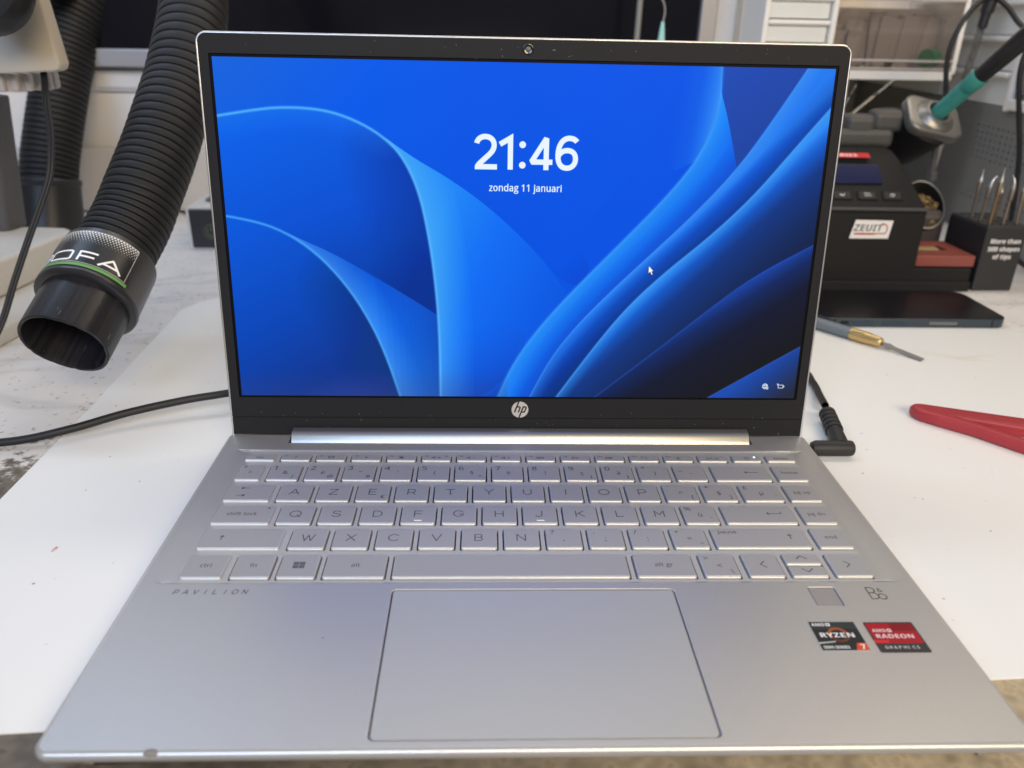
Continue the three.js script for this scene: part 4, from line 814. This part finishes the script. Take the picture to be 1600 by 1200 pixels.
// spring arm that carries the cord
{
  const t = thing('cord_holder', 'steel spring arm with a black clip and a looped black cord above the soldering station', 'cord holder', [470, TABLE, -470]);
  const o = (g) => g.translate(-470, -TABLE, 470);
  part('rod', o(rod([463, 20, -470], [475.5, 164, -470], 1.7)), M.steel, t);
  const coil = []; const A = V(475, 150, -470), B = V(483, 224, -470), dd = B.clone().sub(A); const pts = [];
  for (let i = 0; i <= 34 * 10; i++) { const f = i / 340, an = i / 10 * Math.PI * 2; pts.push([A.x + dd.x * f + 3.4 * Math.cos(an), A.y + dd.y * f, A.z + dd.z * f + 3.4 * Math.sin(an)]); }
  part('spring', o(sweep(pts, 0.6, 0.9, 6)), M.steelDark, t);
  part('clip', o(merge([rod([482.6, 220, -470], [484, 236, -470], 4.6, 5), rod([484, 234, -470], [487, 262, -470], 6.4, 7.4)])), M.blackPlastic, t);
  part('cord', o(sweep([[457, 118, -452], [453, 140, -450], [450, 160, -450], [445, 181, -450], [444, 201, -450], [449, 221, -450], [458, 236, -452], [472, 246, -458], [484, 248, -464], [497, 240, -460], [505, 226, -448], [508, 216, -430], [500, 210, -410]], 2.5, 2.5, 16)), M.cable, t);
}
// spare tips: two in the rack on the station, others standing in the block
function tip(label, group, at, lean, L, kind) {
  const t = thing('soldering_tip', label, 'soldering tip', at, lean[1], group);
  t.rotation.x = lean[0]; t.rotation.z = lean[2];
  part('shaft', creased(lathe([[0, -14], [1.6, -14], [1.6, L * 0.5], [2.3, L * 0.52], [2.3, L * 0.74], [1.9, L * 0.76]], 20), 0.5), kind === 'brass' ? M.brassDull : M.bronze, t);
  const e = kind === 'bent' ? sweep([[0, L * 0.72, 0], [0.3, L * 0.84, 0], [1.4, L * 0.93, 0], [2.8, L * 0.98, 0.3], [3.6, L * 1.01, 0.5]], (s, T) => 2.1 - 1.6 * s / T, 0.8, 12) : creased(lathe([[2.1, L * 0.75], [1.8, L * 0.80], [0.75, L * 0.88], [0.55, L], [0, L + 0.3]], 16), 0.5);
  part('point', e, M.steel, t);
  return t;
}
{
  const t = thing('tip_stand', 'black block with white lettering that holds soldering tips, beside the station', 'tip stand', [469, TABLE, -356], 0.04);
  part('block', [rbox(40, 62, 62, 1.6, 0, 31, 0)], std([0.020, 0.020, 0.021], 0.55), t);
  part('top_plate', rbox(38, 1.6, 60, 0.6, 0, 62.4, 0), std([0.035, 0.035, 0.036], 0.5), t);
  const tx = canvasTexture(512, 384, (c) => { c.fillStyle = '#29292a'; c.fillRect(0, 0, 512, 384); c.fillStyle = '#e9e7e4'; c.font = 'bold 84px sans-serif'; c.textAlign = 'center'; ['More than', '500 shapes', 'of tips'].forEach((s, i) => c.fillText(s, 262, 92 + i * 104)); });
  part('lettering', uvXY(new THREE.PlaneGeometry(37, 27.5), -18.5, -13.75, 18.5, 13.75).translate(0.8, 39.5, 31.15), std([1, 1, 1], 0.55, 0, { map: tx }), t);
  for (let i = 0; i < 3; i++) for (let j = 0; j < 4; j++) part('tip_hole', new THREE.TorusGeometry(2.9, 0.5, 6, 20).rotateX(Math.PI / 2).translate(-13 + i * 13, 63.3, -22 + j * 15), M.blackPlastic, t);
  const P = (i, j) => [469 + (-13 + i * 13), TABLE + 63.2, -356 + (-22 + j * 15)];
  const G = 'soldering tips standing in the black block';
  tip('slim needle pointed tip in the left back hole of the tip block', G, P(0, 1), [0, 0.3, 0], 46, 'steel');
  tip('bent tip leaning second from the left in the tip block', G, P(0, 2), [0.02, 0.2, -0.03], 42, 'bent');
  tip('tall brass coloured tip with a bright needle at the left front of the tip block', G, P(0, 3), [0, 0, -0.02], 52, 'brass');
  tip('tip with a hooked end in the middle of the front row of the tip block', G, P(1, 3), [0, 2.4, 0.02], 45, 'bent');
  tip('stout tip at the right front of the tip block beside the black cord', G, P(2, 3), [0, 0, 0.04], 42, 'steel');
  tip('short dark tip in the back row of the tip block behind the brass coloured one', G, P(1, 2), [0, 0, 0], 36, 'brass');
}
{
  const tip2 = (name, label, a, b, r) => {
    const A = V(...a), d = V(...b).sub(A), t = thing(name, label, 'soldering tip', a);
    const L = d.length(); t.quaternion.setFromUnitVectors(V(0, 1, 0), d.normalize());
    part('shaft', creased(lathe([[0, 0], [r, 0], [r, L * 0.66], [r * 0.8, L * 0.68]], 20), 0.5), M.steelDark, t);
    part('collar', lathe([[r * 1.2, L * 0.64], [r * 1.3, L * 0.70], [r * 0.9, L * 0.71]], 20), M.blackPlastic, t);
    part('point', creased(lathe([[r * 0.75, L * 0.7], [r * 0.75, L * 0.9], [r * 0.9, L * 0.91], [r * 0.5, L], [0, L]], 16), 0.5), M.steelDark, t);
  };
  tip2('desoldering_tip', 'long steel tip with a black collar leaning out of the station top', [336, 127, -430], [384, 171, -430], 1.9);
  tip2('desoldering_tip', 'thin short steel tip beside the edge of the laptop lid', [336, 133, -436], [348, 166, -432], 1.1);
}

// ───────────────────────── phone, knife, tweezers ─────────────────────────
{
  const t = thing('phone', 'dark blue phone lying face up in front of the soldering station', 'phone', [340, TABLE + 1, -256], 0.0);
  const l = rr(-80.4, -39, 80.4, 39, 11, 10);
  part('frame', band(inset(l, 0.4), [[0, 7.6], [0.3, 7.4], [0.4, 7.0], [0.4, 0.6], [0.2, 0.15], [-0.6, 0]]), std([0.05, 0.068, 0.09], 0.38, 0.6), t);
  part('glass', merge([cap(inset(l, 1.2), 7.75), band(inset(l, 1.2), [[0, 7.75], [0.5, 7.72], [0.85, 7.55]])]), phys([0.006, 0.006, 0.008], 0.3, 0, { specularIntensity: 0.6 }), t);
  part('back', cap(inset(l, 0.6), 0.05, [], false), M.blackMatte, t);
  const fb = std([0.035, 0.06, 0.09], 0.35, 0.6);
  for (const [x, w] of [[-18, 20], [-44, 18]]) part('side_button', rbox(w, 2.4, 0.8, 0.35, x, 3.8, 39.1), fb, t);
  part('mute_switch', rbox(7, 2.6, 0.5, 0.25, -60, 3.8, 39.1), M.blackMatte, t);
  part('sim_tray', rbox(24, 2.6, 0.3, 0.12, 24, 3.8, 39.05), std([0.16, 0.16, 0.15], 0.4, 0.4), t);
  for (const x of [-69, 66]) part('antenna_line', box(0.9, 7.1, 0.25, x, 3.75, 39.05), M.blackMatte, t);
}
{
  const a = V(212, 0, -266), b = V(311, 0, -139), d = b.clone().sub(a), L = d.length();
  const t = thing('craft_knife', 'craft knife with blue grey handle, brass collar and flat blade on the mat', 'knife', [a.x, TABLE + 6.1, a.z], Math.atan2(d.x, d.z));
  const g = (x) => x.rotateX(Math.PI / 2);       // lathe axis to +z
  part('handle', g(creased(lathe([[0, 0], [4.4, 0.5], [4.9, 3], [5, 30], [4.6, 92], [4.6, 99]], 24), 0.6)), std([0.15, 0.18, 0.21], 0.45), t);
  const br = [[4.7, 99]]; for (let i = 0; i < 8; i++) { br.push([4.85, 100 + i * 1.5], [4.65, 100.8 + i * 1.5]); }
  br.push([4.7, 114], [4.2, 116], [3.9, 123], [3.0, 124.5], [0, 124.6]);
  part('collar', g(creased(lathe(br, 28), 0.5)), M.brass, t);
  const sh = new THREE.Shape([[-1.1, 0], [-2.3, 4], [-2.6, 8], [-1.5, 11.5], [-1.8, 36.5], [1.6, 38], [1.7, 12], [2.6, 7], [1.9, 2.5], [1.1, 0]].map(([x, y]) => new THREE.Vector2(x, y)));
  part('blade', creased(new THREE.ExtrudeGeometry(sh, { depth: 0.7, bevelEnabled: true, bevelSize: 0.2, bevelThickness: 0.2, bevelOffset: -0.2, bevelSegments: 1 }).rotateX(Math.PI / 2).scale(1, 1, 0.9).rotateZ(0.7).rotateX(0.09).translate(0, -0.6, 123.5), 0.5), std([0.20, 0.19, 0.18], 0.4, 0.6), t);
}
{
  const t = thing('tweezers', 'red coated tweezers lying on the white mat at the right edge', 'tweezers', [258, TABLE + 1, -47]);
  const red = std([0.38, 0.03, 0.04], 0.42, 0, { bumpMap: grain(12), bumpScale: 0.00006 });
  const outline = [[-5.5, -2], [-5, -5], [-2, -7.2], [2, -7.4], [26, 1.5], [60, 14], [110, 32], [110, 52], [53, 28], [17, 13.2], [40, 38.5], [60, 58], [100, 98], [94, 104], [55, 66], [35, 44.5], [20, 26.5], [6, 14], [-3.5, 5]];
  const sh = new THREE.Shape(outline.map(([x, z]) => new THREE.Vector2(x, -z)));
  part('arms', creased(new THREE.ExtrudeGeometry(sh, { depth: 2.6, bevelEnabled: true, bevelSize: 2.7, bevelThickness: 2.7, bevelOffset: -2.7, bevelSegments: 6 }).rotateX(-Math.PI / 2).translate(0, 2.75, 0), 0.6), red, t);
}

renderer.render(scene, camera);
